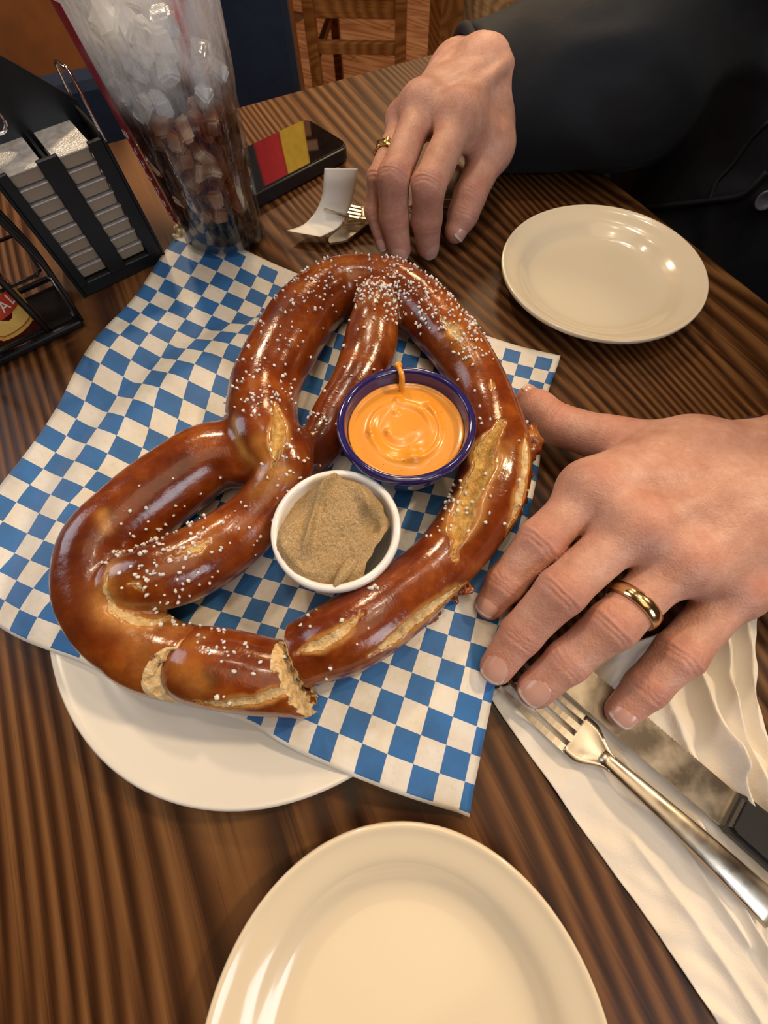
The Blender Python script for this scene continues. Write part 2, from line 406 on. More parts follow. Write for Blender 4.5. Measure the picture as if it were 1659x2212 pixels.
# ------------------------------------------------------------------ setting: room shell
NA = np.array([math.cos(math.radians(114.6)), math.sin(math.radians(114.6)), 0]); NB = np.array([-NA[1], NA[0], 0])
CORN = np.array([.1062, .7265, 0])
FLZ = -.75
def quad(name, pts, m, kind='structure', parent=None):
    o = mesh(name, pts, [tuple(range(len(pts)))], m, parent, False)
    if kind and parent is None: o['kind'] = kind
    return o
M['wall'] = plain('warm_wall', (.34, .185, .08), .7, scale=4); M['ceil'] = plain('ceiling_plaster', (.40, .34, .27), .85, var=.35, scale=9, bump=.5)
X0, X1, Y0, Y1, ZT = -3.2, 3.2, -3.0, 5.6, 2.15
def slab(name, c, s, m):
    bm = bmesh.new(); box(bm, c, s); o = bmobj(name, bm, m); o['kind'] = 'structure'; return o
slab('floor', ((X0+X1)/2, (Y0+Y1)/2, FLZ-.05), (X1-X0, Y1-Y0, .1), plain('subfloor', (.12, .06, .03), .6))
slab('ceiling', ((X0+X1)/2, (Y0+Y1)/2, ZT+.05), (X1-X0, Y1-Y0, .1), M['ceil'])
slab('wall_back', (0, Y1+.05, (ZT+FLZ)/2), (X1-X0, .1, ZT-FLZ), M['wall'])
slab('wall_left', (X0-.05, (Y0+Y1)/2, (ZT+FLZ)/2), (.1, Y1-Y0, ZT-FLZ), M['wall'])
slab('wall_right', (X1+.05, (Y0+Y1)/2, (ZT+FLZ)/2), (.1, Y1-Y0, ZT-FLZ), M['wall'])
slab('wall_front', (0, Y0-.05, (ZT+FLZ)/2), (X1-X0, .1, ZT-FLZ), M['wall'])
flo = bpy.data.objects['floor']
bm = bmesh.new(); box(bm, (0, 0, 0), (1.1, .118, .012), bev=.0015); pme = bpy.data.meshes.new('plank'); bm.to_mesh(pme); bm.free(); pme.materials.append(M['floorw'])
for i in range(22):
    for j in range(3):
        a = math.radians(-32); u = (i-9)*.12; v = (j-1)*1.104+(i % 3)*.31
        o = bpy.data.objects.new('plank', pme); COL.objects.link(o)
        o.location = (.25+v*math.cos(a)-u*math.sin(a), 2.35+v*math.sin(a)+u*math.cos(a), FLZ+.006); o.rotation_euler = (0, 0, a); adopt(o, flo)

# ------------------------------------------------------------------ table
TL, TW = 1.5, .95
t_ = thing('dining_table', 'dark grained wooden dining table carrying all the plates', 'table', (0, 0, FLZ))
fm = frame(CORN-NA*TL/2+NB*TW/2, NA, (0, 0, 1))
bm = bmesh.new(); box(bm, (0, 0, -.019), (TL, TW, .038), bev=.002)
o = bmobj('tabletop', bm, M['table']); o.matrix_world = fm; adopt(o, t_)
bm = bmesh.new(); box(bm, (0, 0, -.08), (TL-.3, TW-.3, .08)); o = bmobj('apron', bm, M['chair']); o.matrix_world = fm; adopt(o, t_)
for sx in (-1, 1):
    for sy in (-1, 1):
        bm = bmesh.new(); box(bm, (sx*(TL/2-.17), sy*(TW/2-.17), (FLZ-.04)/2), (.07, .07, -FLZ-.04), bev=.004)
        o = bmobj('leg', bm, M['chair']); o.matrix_world = fm; adopt(o, t_)

# ------------------------------------------------------------------ plates
def plate(name, label, c, R, m, h=.0195, group=None):
    t = thing(name, label, 'plate', (c[0], c[1], 0), group)
    pr = smoothprof([(0.0001, .0055), (R*.5, .0052), (R*.66, .0062), (R*.74, .0095), (R*.82, .0140), (R*.93, .0172), (R*.975, h-.0006), (R*.995, h-.0006), (R, h-.0022), (R*.985, h-.0042), (R*.9, .0125), (R*.76, .0055), (R*.62, .0008), (R*.585, .0002), (R*.56, .0012), (R*.5, .0022), (0.0001, .0022)], 5)
    lathe('plate_body', pr, (c[0], c[1], 0), m, t, 128)
    return t
hz = H-.0190
plate('bread_plate', 'empty cream plate beyond the outstretched hand, against the dark jacket', (.8161*hz, 1.3439*hz), .3546*hz, M['cream'])
plate('bread_plate', 'empty cream plate nearest the viewer, cut off by the bottom of the photo', (-.0083*hz, -.5948*hz), .3540*hz, M['cream'])
# oval platter under the paper
PC = np.array([-.0590, .0990]); PA, PB, PT = .148, .128, 1.22
def ellr(x, y):
    dx, dy = x-PC[0], y-PC[1]; c, s = math.cos(PT), math.sin(PT)
    return np.sqrt(((dx*c+dy*s)/PA)**2+((-dx*s+dy*c)/PB)**2)
def platter():
    t = thing('oval_platter', 'white oval platter under the blue checked paper', 'platter', (*PC, 0))
    pr = smoothprof([(0.0001, .0058), (.5, .0058), (.70, .0066), (.78, .0095), (.86, .0140), (.95, .0172), (.985, .0188), (.997, .0182), (1, .0168), (.985, .0150), (.9, .0115), (.76, .005), (.66, .0008), (.62, .0003), (.60, .0012), (.5, .0022), (.0001, .0022)], 5)
    V = []; n = 144; c, s = math.cos(PT), math.sin(PT); k = len(pr); Fc = []
    for i in range(n):
        a = 2*PI*i/n
        for r, z in pr:
            u, v = r*PA*math.cos(a), r*PB*math.sin(a); V.append((PC[0]+u*c-v*s, PC[1]+u*s+v*c, z))
    for i in range(n):
        for j in range(k-1): Fc.append((i*k+j, ((i+1) % n)*k+j, ((i+1) % n)*k+j+1, i*k+j+1))
    mesh('platter_body', V, Fc, M['white'], t)
platter()
# ------------------------------------------------------------------ checked paper
PZ = .0205
def paper_z(x, y):
    r = ellr(x, y)
    z = np.where(r < 1, PZ-.0025*(1-sst(r, .62, .97)), PZ)
    z = np.where(r >= 1, np.maximum(.0035, PZ-(r-1)*.034-.012*sst(r, 1.0, 1.55)), z)
    return z
z4 = lambda x, y: (x/2.37, 470+y/2.37)
r1 = lambda x, y: (x/3.2533, 880+y/3.2533)
r2 = lambda x, y: (540+x/2.86, 1240+y/2.86)
r3 = lambda x, y: (960+x/4.607, 680+y/4.607)
C = {}
for j, p in zip(range(1, 18, 2), [(910,155),(830,268),(750,383),(660,492),(550,610),(445,765),(360,960),(260,1130),(135,1300)]): C[.6, j+.5] = z4(*p)
for j, p in zip(range(0, 19, 2), [(1030,135),(950,250),(870,365),(785,485),(690,605),(590,735),(500,915),(410,1090),(300,1270),(165,1425)]): C[1.5, j+.5] = z4(*p)
C[3.5, .5] = z4(1205,210); C[5.5, .5] = z4(1370,290); C[2.5, 1.5] = z4(1090,230)
C[1.5, 20.5] = r1(50,920)
for j, p in zip((13,15,17,19,21), [(800,120),(655,355),(480,595),(295,850),(95,1115)]): C[2.5, j+.5] = r1(*p)
for j, p in zip((14,18,20,22), [(870,305),(525,760),(345,1030),(125,1320)]): C[3.5, j+.5] = r1(*p)
C[4.5,21.5] = r1(365,1225); C[4.5,23.5] = r1(145,1530); C[5.5,22.5] = r1(400,1430); C[6.5,23.5] = r1(465,1650); C[8.5,23.5] = r1(750,1800)
for i, p in zip((16,18,20,22), [(190,930),(450,1045),(740,1170),(1065,1290)]): C[i+.5,23.5] = r2(*p)
for a, p in {(23,22):(1270,1175),(21,22):(955,1060),(19,22):(650,930),(17,22):(395,830),(22,21):(1155,935),(20,21):(860,815),(18,21):(580,705),(23,20):(1350,830),(21,20):(1050,700),(19,20):(770,600),(22,19):(1240,620),(20,19):(955,520),(21,18):(1135,425),(22,17):(1310,330)}.items(): C[a[0]+.5,a[1]+.5] = r2(*p)
C[23.5,.5] = r3(990,500); C[21.5,.5] = r3(670,395); C[22.5,1.5] = r3(790,580)
for j, p in zip((7.5,8.5,9.5,10.5,11.5), [(1167,971),(1167,995),(1161,1025),(1153,1060),(1146,1100)]): C[24.4, j] = p
C[24.4,1.5] = (1191,821); C[24.4,2.5] = (1182,847); C[24.4,14.5] = (1118,1228)
C[.2,-.45] = (400,488); C[24.4,-.45] = (1210,770); C[24.4,24.12] = (1015,1765); C[11.5,24.12] = (424,1527); C[14.5,24.12] = (552,1565); C[7.,24.12] = (190,1425)
K = np.array(list(C)); PXS = np.array(list(C.values()))
def ray_paper(p):
    z = .015
    for _ in range(12):
        q = at(p[0], p[1], z); z = .5*z+.5*float(paper_z(q[0], q[1]))
    return at(p[0], p[1], z)
WP = np.array([ray_paper(p)[:2] for p in PXS])
def tps(K, Wv, lam):
    n = len(K); d = np.linalg.norm(K[:, None]-K[None], axis=2); Kp = np.where(d > 0, d*d*np.log(d+1e-12), 0)+lam*np.eye(n)
    A = np.zeros((n+3, n+3)); A[:n, :n] = Kp; A[:n, n] = 1; A[:n, n+1:] = K; A[n, :n] = 1; A[n+1:, :n] = K.T
    s = np.linalg.solve(A, np.r_[Wv, np.zeros((3, Wv.shape[1]))])
    def f(X):
        d = np.linalg.norm(X[:, None]-K[None], axis=2); B = np.where(d > 0, d*d*np.log(d+1e-12), 0)
        return B @ s[:n]+s[n]+X @ s[n+1:]
    return f
pf = tps(K, WP, 3.0)
nu, nv = 122, 123
U, Vv = np.meshgrid(np.linspace(.2, 24.4, nu), np.linspace(-.45, 24.12, nv), indexing='ij')
G = np.stack([U.ravel(), Vv.ravel()], 1); XY = pf(G)
Z = paper_z(XY[:, 0], XY[:, 1])
rr = ellr(XY[:, 0], XY[:, 1])
Z = Z+sst(rr, .95, 1.3)*.0014*np.sin(G[:, 0]*.55+G[:, 1]*.35)*np.sin(G[:, 1]*.5+1)+.0004*np.sin(G[:, 0]*1.1+.6*G[:, 1])
Z = np.maximum(Z, .0008)
PV = np.c_[XY, Z]; ids = np.arange(nu*nv).reshape(nu, nv)
Q = np.stack([ids[:-1, :-1], ids[1:, :-1], ids[1:, 1:], ids[:-1, 1:]], -1).reshape(-1, 4)
if np.cross(PV[Q[0, 1]]-PV[Q[0, 0]], PV[Q[0, 3]]-PV[Q[0, 0]])[2] < 0: Q = Q[:, ::-1].copy()
po = mesh('basket_liner_paper', PV, Q, M['paper']); props(po, 'blue and white checked paper sheet spread under the pretzel', 'paper')
uvl = po.data.uv_layers.new(name='lattice'); vi = np.zeros(len(po.data.loops), int); po.data.loops.foreach_get('vertex_index', vi); uvl.data.foreach_set('uv', G[vi].ravel())
sm_ = po.modifiers.new('thick', 'SOLIDIFY'); sm_.thickness = .00025; sm_.offset = -1

# ------------------------------------------------------------------ pretzel
BASE = .0195
def tub(pts):
    out = []
    for x, y, hw, lift in pts:
        z = .035
        for _ in range(6):
            p, r = ball(x, y, z, hw); z = BASE+r*.86+lift
        out.append((*p, r))
    s = spline(out, 5)
    return [(q[:3], q[3]) for q in s]
def tearplane(pa, pb, z, side, tilt):
    a, b = at(*pa, z), at(*pb, z); d = b-a; n = np.cross(d, (0, 0, 1)); n /= np.linalg.norm(n)
    if n @ (at(*side, z)-a) < 0: n = -n
    n = n+np.array([0, 0, tilt]); return (a+b)/2, n/np.linalg.norm(n)
t1 = time0 = None
PF = Field((-.215, -.03, .010), (.135, .40, .088), .00125)
X = tub([(812,655,44,.010),(806,712,54,.006),(792,775,56,0),(760,840,52,0),(722,900,48,0),(690,960,48,0),(625,995,60,0),(545,990,68,0),(470,985,75,0),(390,1030,78,0),(300,1098,80,0),(228,1180,84,0),(216,1270,82,0),(255,1352,80,0),(318,1405,80,0)])
Xe = tub([(300,1395,80,0),(345,1420,80,0),(420,1435,80,0)])
Y = tub([(700,1392,76,0),(760,1365,80,0),(840,1312,78,0),(915,1250,72,0),(985,1178,72,0),(1043,1090,76,0),(1070,1000,74,0),(1062,905,62,0),(1033,825,58,.0),(983,748,61,.002),(915,672,58,.003),(845,622,55,.004),(757,612,54,.003),(695,642,62,0),(642,708,68,0),(600,780,72,0),(568,856,75,0),(572,935,76,.006),(618,1010,60,.010),(575,1092,58,.006),(508,1160,68,.002),(425,1212,75,.006),(345,1243,72,.011),(290,1254,62,.013)])
Ye = tub([(720,1385,76,0),(660,1410,72,0),(590,1430,66,0)])
PF.chain(X)
pl1 = tearplane((466,1335), (334,1488), .045, (520,1450), .65)
f = PF.new(); f.chain(Xe); f.cut(*pl1, wob=.0008); PF.V = np.minimum(PF.V, f.V)
f = PF.new(); f.chain(Y); g = PF.new(); g.chain(Ye)
pl2 = tearplane((606,1340), (648,1490), .045, (520,1450), -.15)
g.cut(*pl2, wob=.0008); f.V = np.minimum(f.V, g.V); del g
hh = np.maximum(.0035-np.abs(PF.V-f.V), 0)/.0035; PF.V = np.minimum(PF.V, f.V)-hh*hh*.0035/4; del f, hh
for fx, fy, fz, fr in [(1146,925,.036,.0032),(1152,940,.037,.0036),(1157,955,.036,.0030),(1150,968,.034,.0036),(1146,985,.033,.0026),(1138,1030,.031,.0024),(1130,1075,.030,.0022),(1120,1110,.028,.0024),(1012,1272,.029,.0022),(1003,1282,.028,.0018),(985,1292,.028,.002),(940,1328,.028,.0022),(925,1340,.027,.0016),(845,1402,.027,.0022),(825,1412,.026,.0018),(805,1420,.026,.0022)]:
    for _ in range(4): PF.ell(at(fx, fy, fz)+rng.normal(size=3)*fr*.6, np.array([fr, fr, fr])*rng.uniform(.4, 1.1, 3), .0012)
PF.cut((0, 0, BASE), (0, 0, -1)); 
def paint(P, Q, planes, cracks, golds, darks, salt, name, root, nsalt):
    P = relax(P, Q, 2, .5); N = vnormals(P, Q)
    P = P+N*(noise(P, 120)*.00045+noise(P, 45)*.0008)[:, None]
    px = pix(P); dp = depth(P)
    def hit(x, y):
        m = np.abs(px-np.array([x, y])).max(1) < 5
        if not m.any(): m = np.argsort(np.linalg.norm(px-np.array([x, y]), axis=1))[:1]; return P[m[0]]
        i = np.where(m)[0]; return P[i[np.argmin(dp[i])]]
    crumb = np.zeros(len(P)); gold = np.zeros(len(P)); dark = np.zeros(len(P)); yel = np.zeros(len(P))
    for pts, w, dep, yl in cracks:
        L = []
        for a, b in zip(pts[:-1], pts[1:]):
            for t in np.linspace(0, 1, 5, endpoint=False): L.append(hit(a[0]+(b[0]-a[0])*t, a[1]+(b[1]-a[1])*t))
        L.append(hit(*pts[-1]))
        L = np.array(L); d = pdist(P, L); e0 = np.linalg.norm(P-L[0], axis=1); e1 = np.linalg.norm(P-L[-1], axis=1)
        ww = w*np.clip(np.minimum(e0, e1)/(w*3.5), .25, 1)*(1+.25*noise(P, 260))
        m = 1-sst(d, ww*.72, ww*1.0)
        crumb = np.maximum(crumb, m*.95); gold = np.maximum(gold, .9*(1-sst(d, ww, ww*2.0))); yel = np.maximum(yel, m*yl)
        gr = np.exp(-(d/(ww*.8))**2)
        P = P-N*(gr*dep)[:, None]+N*((np.exp(-((d-ww*1.15)/(ww*.35))**2))*dep*.25)[:, None]
        P = P+N*(m*noise(P, 700)*.0005)[:, None]
    for pts, w, a in golds:
        L = np.array([hit(*p) for p in pts]); d = pdist(P, L); gold = np.maximum(gold, a*np.exp(-(d/w)**2)*(.75+.4*noise(P, 150)))
    for pts, w, a in darks:
        L = np.array([hit(*p) for p in pts]); d = pdist(P, L); dark = np.maximum(dark, a*np.exp(-(d/w)**2))
    gold = np.maximum(gold, .75*(1-sst(P[:, 2], BASE+.001, BASE+.009)))
    for c, n in planes:
        d = np.abs((P-c) @ n); nn = np.abs(N @ n)
        loc = np.linalg.norm(P-c, axis=1) < .05
        crumb = np.maximum(crumb, np.where(loc, (1-sst(d, .0028, .0036))*sst(nn, .35, .6), 0))
    o = mesh('crust', P, Q, M['pretzel'], root)
    for k, v in (('crumb', crumb), ('gold', np.clip(gold, 0, 1)), ('dark', np.clip(dark, 0, 1)), ('yellow', yel)): attr(o, k, v)
    # salt grains
    vis = N[:, 2] > .15; pr = np.zeros(len(P))
    for x, y, s, a in salt: pr += a*np.exp(-((px[:, 0]-x)**2+(px[:, 1]-y)**2)/(2*s*s))/(s*s)
    pr = pr*vis; pr[~np.isfinite(pr)] = 0
    ch = rng.choice(len(P), nsalt, replace=False, p=pr/pr.sum())
    SV = []; SF = []
    ico = [(0,0,1),(.9,0,.35),(.28,.86,.35),(-.73,.53,.35),(-.73,-.53,.35),(.28,-.86,.35),(.73,.53,-.45),(-.28,.86,-.45),(-.9,0,-.45),(-.28,-.86,-.45),(.73,-.53,-.45),(0,0,-1)]
    fa = [(0,1,2),(0,2,3),(0,3,4),(0,4,5),(0,5,1),(1,6,2),(2,7,3),(3,8,4),(4,9,5),(5,10,1),(2,6,7),(3,7,8),(4,8,9),(5,9,10),(1,10,6),(6,11,7),(7,11,8),(8,11,9),(9,11,10),(10,11,6)]
    for c in ch:
        s = rng.uniform(.00062, .00128); q = rng.normal(size=(3, 3)); q, _ = np.linalg.qr(q)
        v = np.array(ico)*rng.uniform(.75, 1.25, (12, 1))*np.array([1, rng.uniform(.7, 1), rng.uniform(.6, .9)])*s
        b = len(SV); SV += [tuple(P[c]+N[c]*s*.55+q @ k) for k in v]; SF += [(b+i, b+j, b+k) for i, j, k in fa]
    so = mesh('salt', SV, SF, M['salt'], root, False); so['kind'] = 'stuff'
    return P
P, Q = PF.mesh(); del PF
root = thing('pretzel', 'giant twisted brown soft pretzel with salt filling the checked paper', 'pretzel', (-.05, .15, .02))
cr = [([(598,868),(606,915),(600,960),(588,1005)], .0042, .0030, .75),
      ([(1078,908),(1050,960),(1022,1030),(1000,1100),(988,1150),(984,1205)], .0066, .0036, .85),
      ([(1140,935),(1140,1000),(1132,1060),(1118,1110),(1096,1160)], .0034, .0014, 0),
      ([(1010,1262),(960,1300),(900,1345),(845,1390),(800,1420)], .0036, .0020, 0),
      ([(778,1326),(735,1365),(690,1392),(640,1408)], .0026, .0018, .1),
      ([(228,1238),(222,1275),(240,1308),(285,1335),(330,1342),(390,1322)], .0019, .0006, .3),
      ([(950,690),(975,708),(1000,740)], .0034, .0016, .35),
      ([(1056,818),(1060,840)], .0011, .0004, .2),
      ([(388,1192),(430,1180),(452,1165)], .0018, .0008, .4),
      ([(272,1262),(300,1268),(312,1280)], .0026, .0010, .1)]
gl = [([(228,1235),(222,1280),(245,1320),(300,1345),(380,1335),(430,1310)], .006, .95), ([(560,960),(585,1010),(620,1030)], .005, .8), ([(380,1195),(450,1165)], .006, .7), ([(500,905),(525,985),(560,1020)], .003, .8),
      ([(1150,930),(1156,950),(1148,985)], .005, .9), ([(1000,1150),(1060,1050),(1100,960)], .004, .35), ([(980,720),(1010,760)], .006, .7), ([(385,1350),(300,1440)], .006, .5), ([(545,1060),(600,1030)], .006, .45), ([(775,650),(850,640)], .004, .6), ([(225,1110),(230,1140)], .003, .7), ([(300,1380),(320,1440)], .008, .45), ([(810,690),(800,760)], .006, .35)]
dk = [([(160,1160),(145,1240),(170,1330)], .012, .6), ([(500,830),(495,900),(520,970)], .007, .55), ([(250,1225),(300,1210)], .008, .5), ([(690,930),(700,970)], .01, .8), ([(1020,1000),(1000,1060)], .006, .3), ([(560,760),(600,660)], .006, .3), ([(640,1380),(600,1440)], .006, .3), ([(400,1010),(300,1060)], .008, .35), ([(1100,920),(1100,1000)], .006, .35), ([(230,1105),(240,1115)], .003, .6)]
salts = [(850,625,36,1500),(800,625,26,500),(930,655,40,900),(1005,715,30,600),(960,690,22,300),(660,640,40,420),(700,600,36,330),(585,770,40,300),(575,830,30,400),(545,860,26,200),(1020,760,20,260),(1040,880,22,160),(985,1110,36,420),(1000,1080,22,250),(700,910,16,230),(660,990,30,160),(610,1060,36,230),(340,1215,40,900),(300,1215,36,420),(380,1080,52,480),(270,1090,40,120),(480,1180,50,380),(530,1150,30,150),(370,1330,22,260),(450,1210,45,180),(810,1270,14,160),(690,1350,40,110),(700,1440,20,60),(1130,1000,60,80),(630,700,60,180),(780,760,40,100),(800,900,200,60),(1090,1130,30,60),(600,940,30,80),(345,1255,25,240),(240,1200,60,40)]
paint(P, Q, [pl1, pl2], cr, gl, dk, salts, 'pretzel', root, 900)
PF = Field((-.13, -.02, .012), (-.03, .075, .075), .00115)
CHK = tub([(430,1434,80,0),(455,1440,84,0),(500,1448,84,0),(560,1458,80,0),(600,1462,76,0),(665,1468,74,0)])
PF.chain(CHK)
q1 = tearplane((480,1335), (352,1500), .045, (300,1400), -.45); q2 = tearplane((600,1350), (634,1545), .045, (720,1400), .35)
PF.cut(*q2, wob=.0009); PF.cut((0, 0, BASE), (0, 0, -1))
P, Q = PF.mesh(); del PF
root = thing('pretzel_chunk', 'torn short chunk of brown pretzel with pale broken ends, at the near side', 'pretzel', (*at(500,1450,.02)[:2], .02))
paint(P, Q, [q2], [([(420,1518),(480,1528),(540,1520),(590,1505),(628,1488)], .0024, .0018, .1)], [([(390,1450),(420,1470)], .007, .6), ([(400,1400),(440,1370)], .004, .4)], [([(450,1455),(462,1462)], .0035, .9), ([(560,1400),(600,1400)], .006, .3)],
      [(455,1390,24,200),(500,1440,30,120),(560,1420,40,60),(480,1500,30,20)], 'pretzel_chunk', root, 34)
# flakes of crust torn up at the outer edge of the right arm
def flake(pts, label=None):
    pass

# ------------------------------------------------------------------ sauce bowls
def bowl(name, label, c, R, h, m, z0, prof=None):
    t = thing(name, label, 'bowl', (c[0], c[1], z0))
    pr = smoothprof([(0.0001, .004), (R*.45, .0042), (R*.62, .008), (R*.78, h*.5), (R*.86, h*.86), (R*.885, h*.97), (R*.93, h), (R*.985, h-.0006), (R, h-.0028), (R*.985, h-.0050), (R*.90, h*.72), (R*.80, h*.42), (R*.62, .004), (R*.58, .0004), (R*.52, .0002), (R*.5, .0014), (.0001, .0014)], 6)
    lathe('bowl_body', pr, (c[0], c[1], z0), m, t, 128); return t
zb = PZ-.0013
RC, HC = .2068, .042
hz = H-(zb+HC); cc = np.array([.0783, .7279])*hz; Rc = RC*hz
bowl('sauce_bowl', 'dark blue glazed bowl of orange cheese sauce', cc, Rc, HC, M['cobalt'], zb)
hz = H-(zb+.036); mc = np.array([-.1292, .4017])*hz; Rm_ = .1725*hz
bowl('sauce_bowl', 'white ramekin of grainy brown mustard', mc, Rm_, .036, M['ramekin'], zb)
def disc(name, c, R, z, hf, m, n=110, label=None, cat=None, edge=None):
    g = np.linspace(-1, 1, n); V = []; rows = 46; seg = 120
    V.append((0, 0))
    for i in range(1, rows+1):
        for k in range(seg): V.append((i/rows*math.cos(2*PI*k/seg), i/rows*math.sin(2*PI*k/seg)))
    V = np.array(V)
    if edge is not None:
        ang = np.arctan2(V[:, 1], V[:, 0]); V = V*edge(ang)[:, None]
    Zv = hf(V[:, 0], V[:, 1]); rr_ = np.hypot(V[:, 0], V[:, 1])
    Pt = np.c_[c[0]+V[:, 0]*R, c[1]+V[:, 1]*R, z+Zv]
    Fc = [(0, 1+k, 1+(k+1) % seg) for k in range(seg)]
    for i in range(rows-1):
        for k in range(seg): a = 1+i*seg+k; b = 1+i*seg+(k+1) % seg; Fc.append((a, a+seg, b+seg, b))
    nb = len(Pt); low = Pt[1+(rows-1)*seg:].copy(); low[:, 2] -= .012; low[:, :2] = c+(low[:, :2]-c)*.86
    Pt = np.r_[Pt, low, [[c[0], c[1], z-.014]]]
    for k in range(seg): a = 1+(rows-1)*seg+k; b = 1+(rows-1)*seg+(k+1) % seg; Fc.append((a, nb+k, nb+(k+1) % seg, b)); Fc.append((nb+k, nb+seg, nb+(k+1) % seg))
    o = mesh(name, Pt, Fc, m); props(o, label, cat); return o
def cheesef(u, v):
    # world-aligned unit disc; swirl ridge
    r = np.hypot(u+.02, v+.02); a = np.arctan2(v+.02, u+.02)
    sp = .52+.07*np.sin(a*1-1.1)
    m = sst(np.cos(a-2.0), -.8, .2)
    z = .0012*np.exp(-((r-sp)/.07)**2)*m-.0014*np.exp(-((r-sp+.17)/.12)**2)*sst(np.cos(a-4.2), -.6, .6)
    z = z+.0012*np.exp(-((r-.62)/.05)**2)*sst(np.cos(a-5.6), -.4, .6)
    for bx, by, s, h in ((.45,.42,.06,.0022),(-.33,-.02,.035,.0016),(-.62,-.05,.04,.0016),(-.1,.62,.05,.0018),(.08,-.56,.09,.0030),(-.15,.38,.05,.0012),(.52,.32,.04,.001)):
        z = z+h*np.exp(-((u-bx)**2+(v-by)**2)/(2*s*s))
    return z-.0012*r*r*0+.0008*sst(np.hypot(u, v), .9, 1.0)
ch = NT('cheese_sauce'); v_ = ch.co(); sp_ = ch.n('ShaderNodeTexVoronoi'); sp_.inputs['Scale'].default_value = 210; ch.l(v_, sp_.inputs['Vector'])
ch.set(Base_Color=ch.mix(ch.ramp(sp_.outputs[0], [(.05, .75), (.09, 0.0)]), ch.ramp(ch.noise(v_, 40, 2), [(.3, (.80, .30, .022)), (.7, (.84, .35, .035))]), (.30, .07, .01)), Roughness=.30, Coat_Weight=.3, Coat_Roughness=.14, Subsurface_Weight=.2)
ch.b.inputs['Subsurface Radius'].default_value = (.006, .003, .001)
ch.bump(ch.noise(v_, 55, 2), .25, .002)
disc('cheese_sauce', cc, Rc*.848, zb+HC*.80, cheesef, ch.m, label='glossy orange cheese sauce swirled in the dark blue bowl', cat='sauce')
dr = tube('drip', [at(868,838,zb+.036), at(868,812,zb+HC+.0005), at(863,797,zb+HC+.0012), at(860,790,zb+HC-.0004)], lambda t: .0013+.0011*(t > .9)+.0005*(1-t), ch.m, bpy.data.objects['cheese_sauce'], 10)
def mustf(u, v):
    r = np.hypot(u, v)
    ca = math.radians(52); s = u*math.cos(ca)+v*math.sin(ca); t = -u*math.sin(ca)+v*math.cos(ca)
    z = .0045*sst(t+.18*np.sin(s*3), -.9, .1)*(1-sst(t, .55, .85))
    rd = np.exp(-((t-.30-.25*np.sin(s*2.2+.3))/.07)**2)*.0034*sst(s, -.9, -.2)
    z = z+rd-.004*np.exp(-((u+.45)**2+(v-.35)**2)/.09)
    z = z+.0018*np.sin(u*9+v*5)*np.exp(-((u-.55)**2+(v-.45)**2)/.05)+.004*np.exp(-((u-.62)**2+(v-.28)**2)/.012)-.004*np.exp(-((u-.66)**2+(v-.02)**2)/.02)
    P3 = np.c_[u, v, 0*u]; z = z+.0005*noise(P3, 11)+.00022*noise(P3, 60)
    return z-.003*sst(r, .8, 1.0)+.002
mu = NT('grain_mustard'); v_ = mu.co(); n_ = mu.noise(v_, 1300, 3, .7)
mu.set(Base_Color=mu.ramp(n_, [(.3, (.27, .165, .06)), (.5, (.42, .28, .125)), (.72, (.62, .48, .26))]), Roughness=.42, Coat_Weight=.25, Coat_Roughness=.25)
mu.bump(n_, .8, .0009)
def medge(a):
    e = np.ones_like(a)*1.0
    return e-.24*np.exp(-((a+.55)/.45)**2)-.10*np.exp(-((a-1.1)/.8)**2)-.06*np.exp(-((a-.25)/.12)**2)+.02*np.sin(a*9)+.012*np.sin(a*17)
disc('mustard', mc+np.array([-.0016, -.0006]), Rm_*.925, zb+.036*.84, lambda u, v: 1.35*mustf(u, v), mu.m, label='grainy brown mustard heaped in the white ramekin', cat='sauce', edge=medge)
tube('smear', [at(760,1215,zb+.031), at(738,1245,zb+.035), at(722,1268,zb+.0355)], lambda t: .0035*(1-t)+.0008, mu.m, bpy.data.objects['mustard'], 10)

# ------------------------------------------------------------------ the seated person: hands, body, jacket
def Bz(L): return [ball(*p) for p in L]
OUT = np.array([.909, .416, 0])
def build_hand(lo, hi, h, palm, fingers, ridges, knuck, kpalm=.010):
    f = Field(lo, hi, h)
    for a, b in palm: f.cap(*[q for q in (a[0], b[0])], a[1], b[1], kpalm)
    tot = None
    for B in fingers:
        g = f.new(); g.chain(B, .003)
        k = .007; hh = np.maximum(k-np.abs(f.V-g.V), 0)/k; g.V = np.minimum(f.V, g.V)-hh*hh*k/4
        if tot is None: tot = g.V
        else:
            k = .0010; hh = np.maximum(k-np.abs(tot-g.V), 0)/k; tot = np.minimum(tot, g.V)-hh*hh*k/4
    f.V = tot
    for a, b, ra, rb in ridges: f.cap(a, b, ra, rb, .006)
    for c, r in knuck: f.ell(c, (r, r, r), .009)
    return f
def crease(P, N, j, d, n, r, red, offs, dep):
    d = d/np.linalg.norm(d); rel = P-j; s = rel @ d; lat = rel-s[:, None]*d
    near = (np.linalg.norm(lat, axis=1) < r*1.35) & (np.abs(s) < r*1.6)
    dor = np.clip(N @ n, 0, 1)**.7
    side = np.cross(d, n); w = (lat @ side)/r
    D = np.zeros(len(P))
    for i, o in enumerate(offs):
        cur = o+.0012*np.sign(o)*w*w+.0005*noise(P, 500)
        D += dep*(1-.25*abs(i-len(offs)/2))*np.exp(-((s-cur)/.00085)**2)*(1-sst(np.abs(w), .65, 1.0))
    P = P-N*(D*near*dor)[:, None]
    P = P+N*(near*dor*.0007*np.exp(-(s/(r*.75))**2))[:, None]
    red = np.maximum(red, near*.55*np.exp(-(s/(r*.8))**2)*dor)
    return P, red
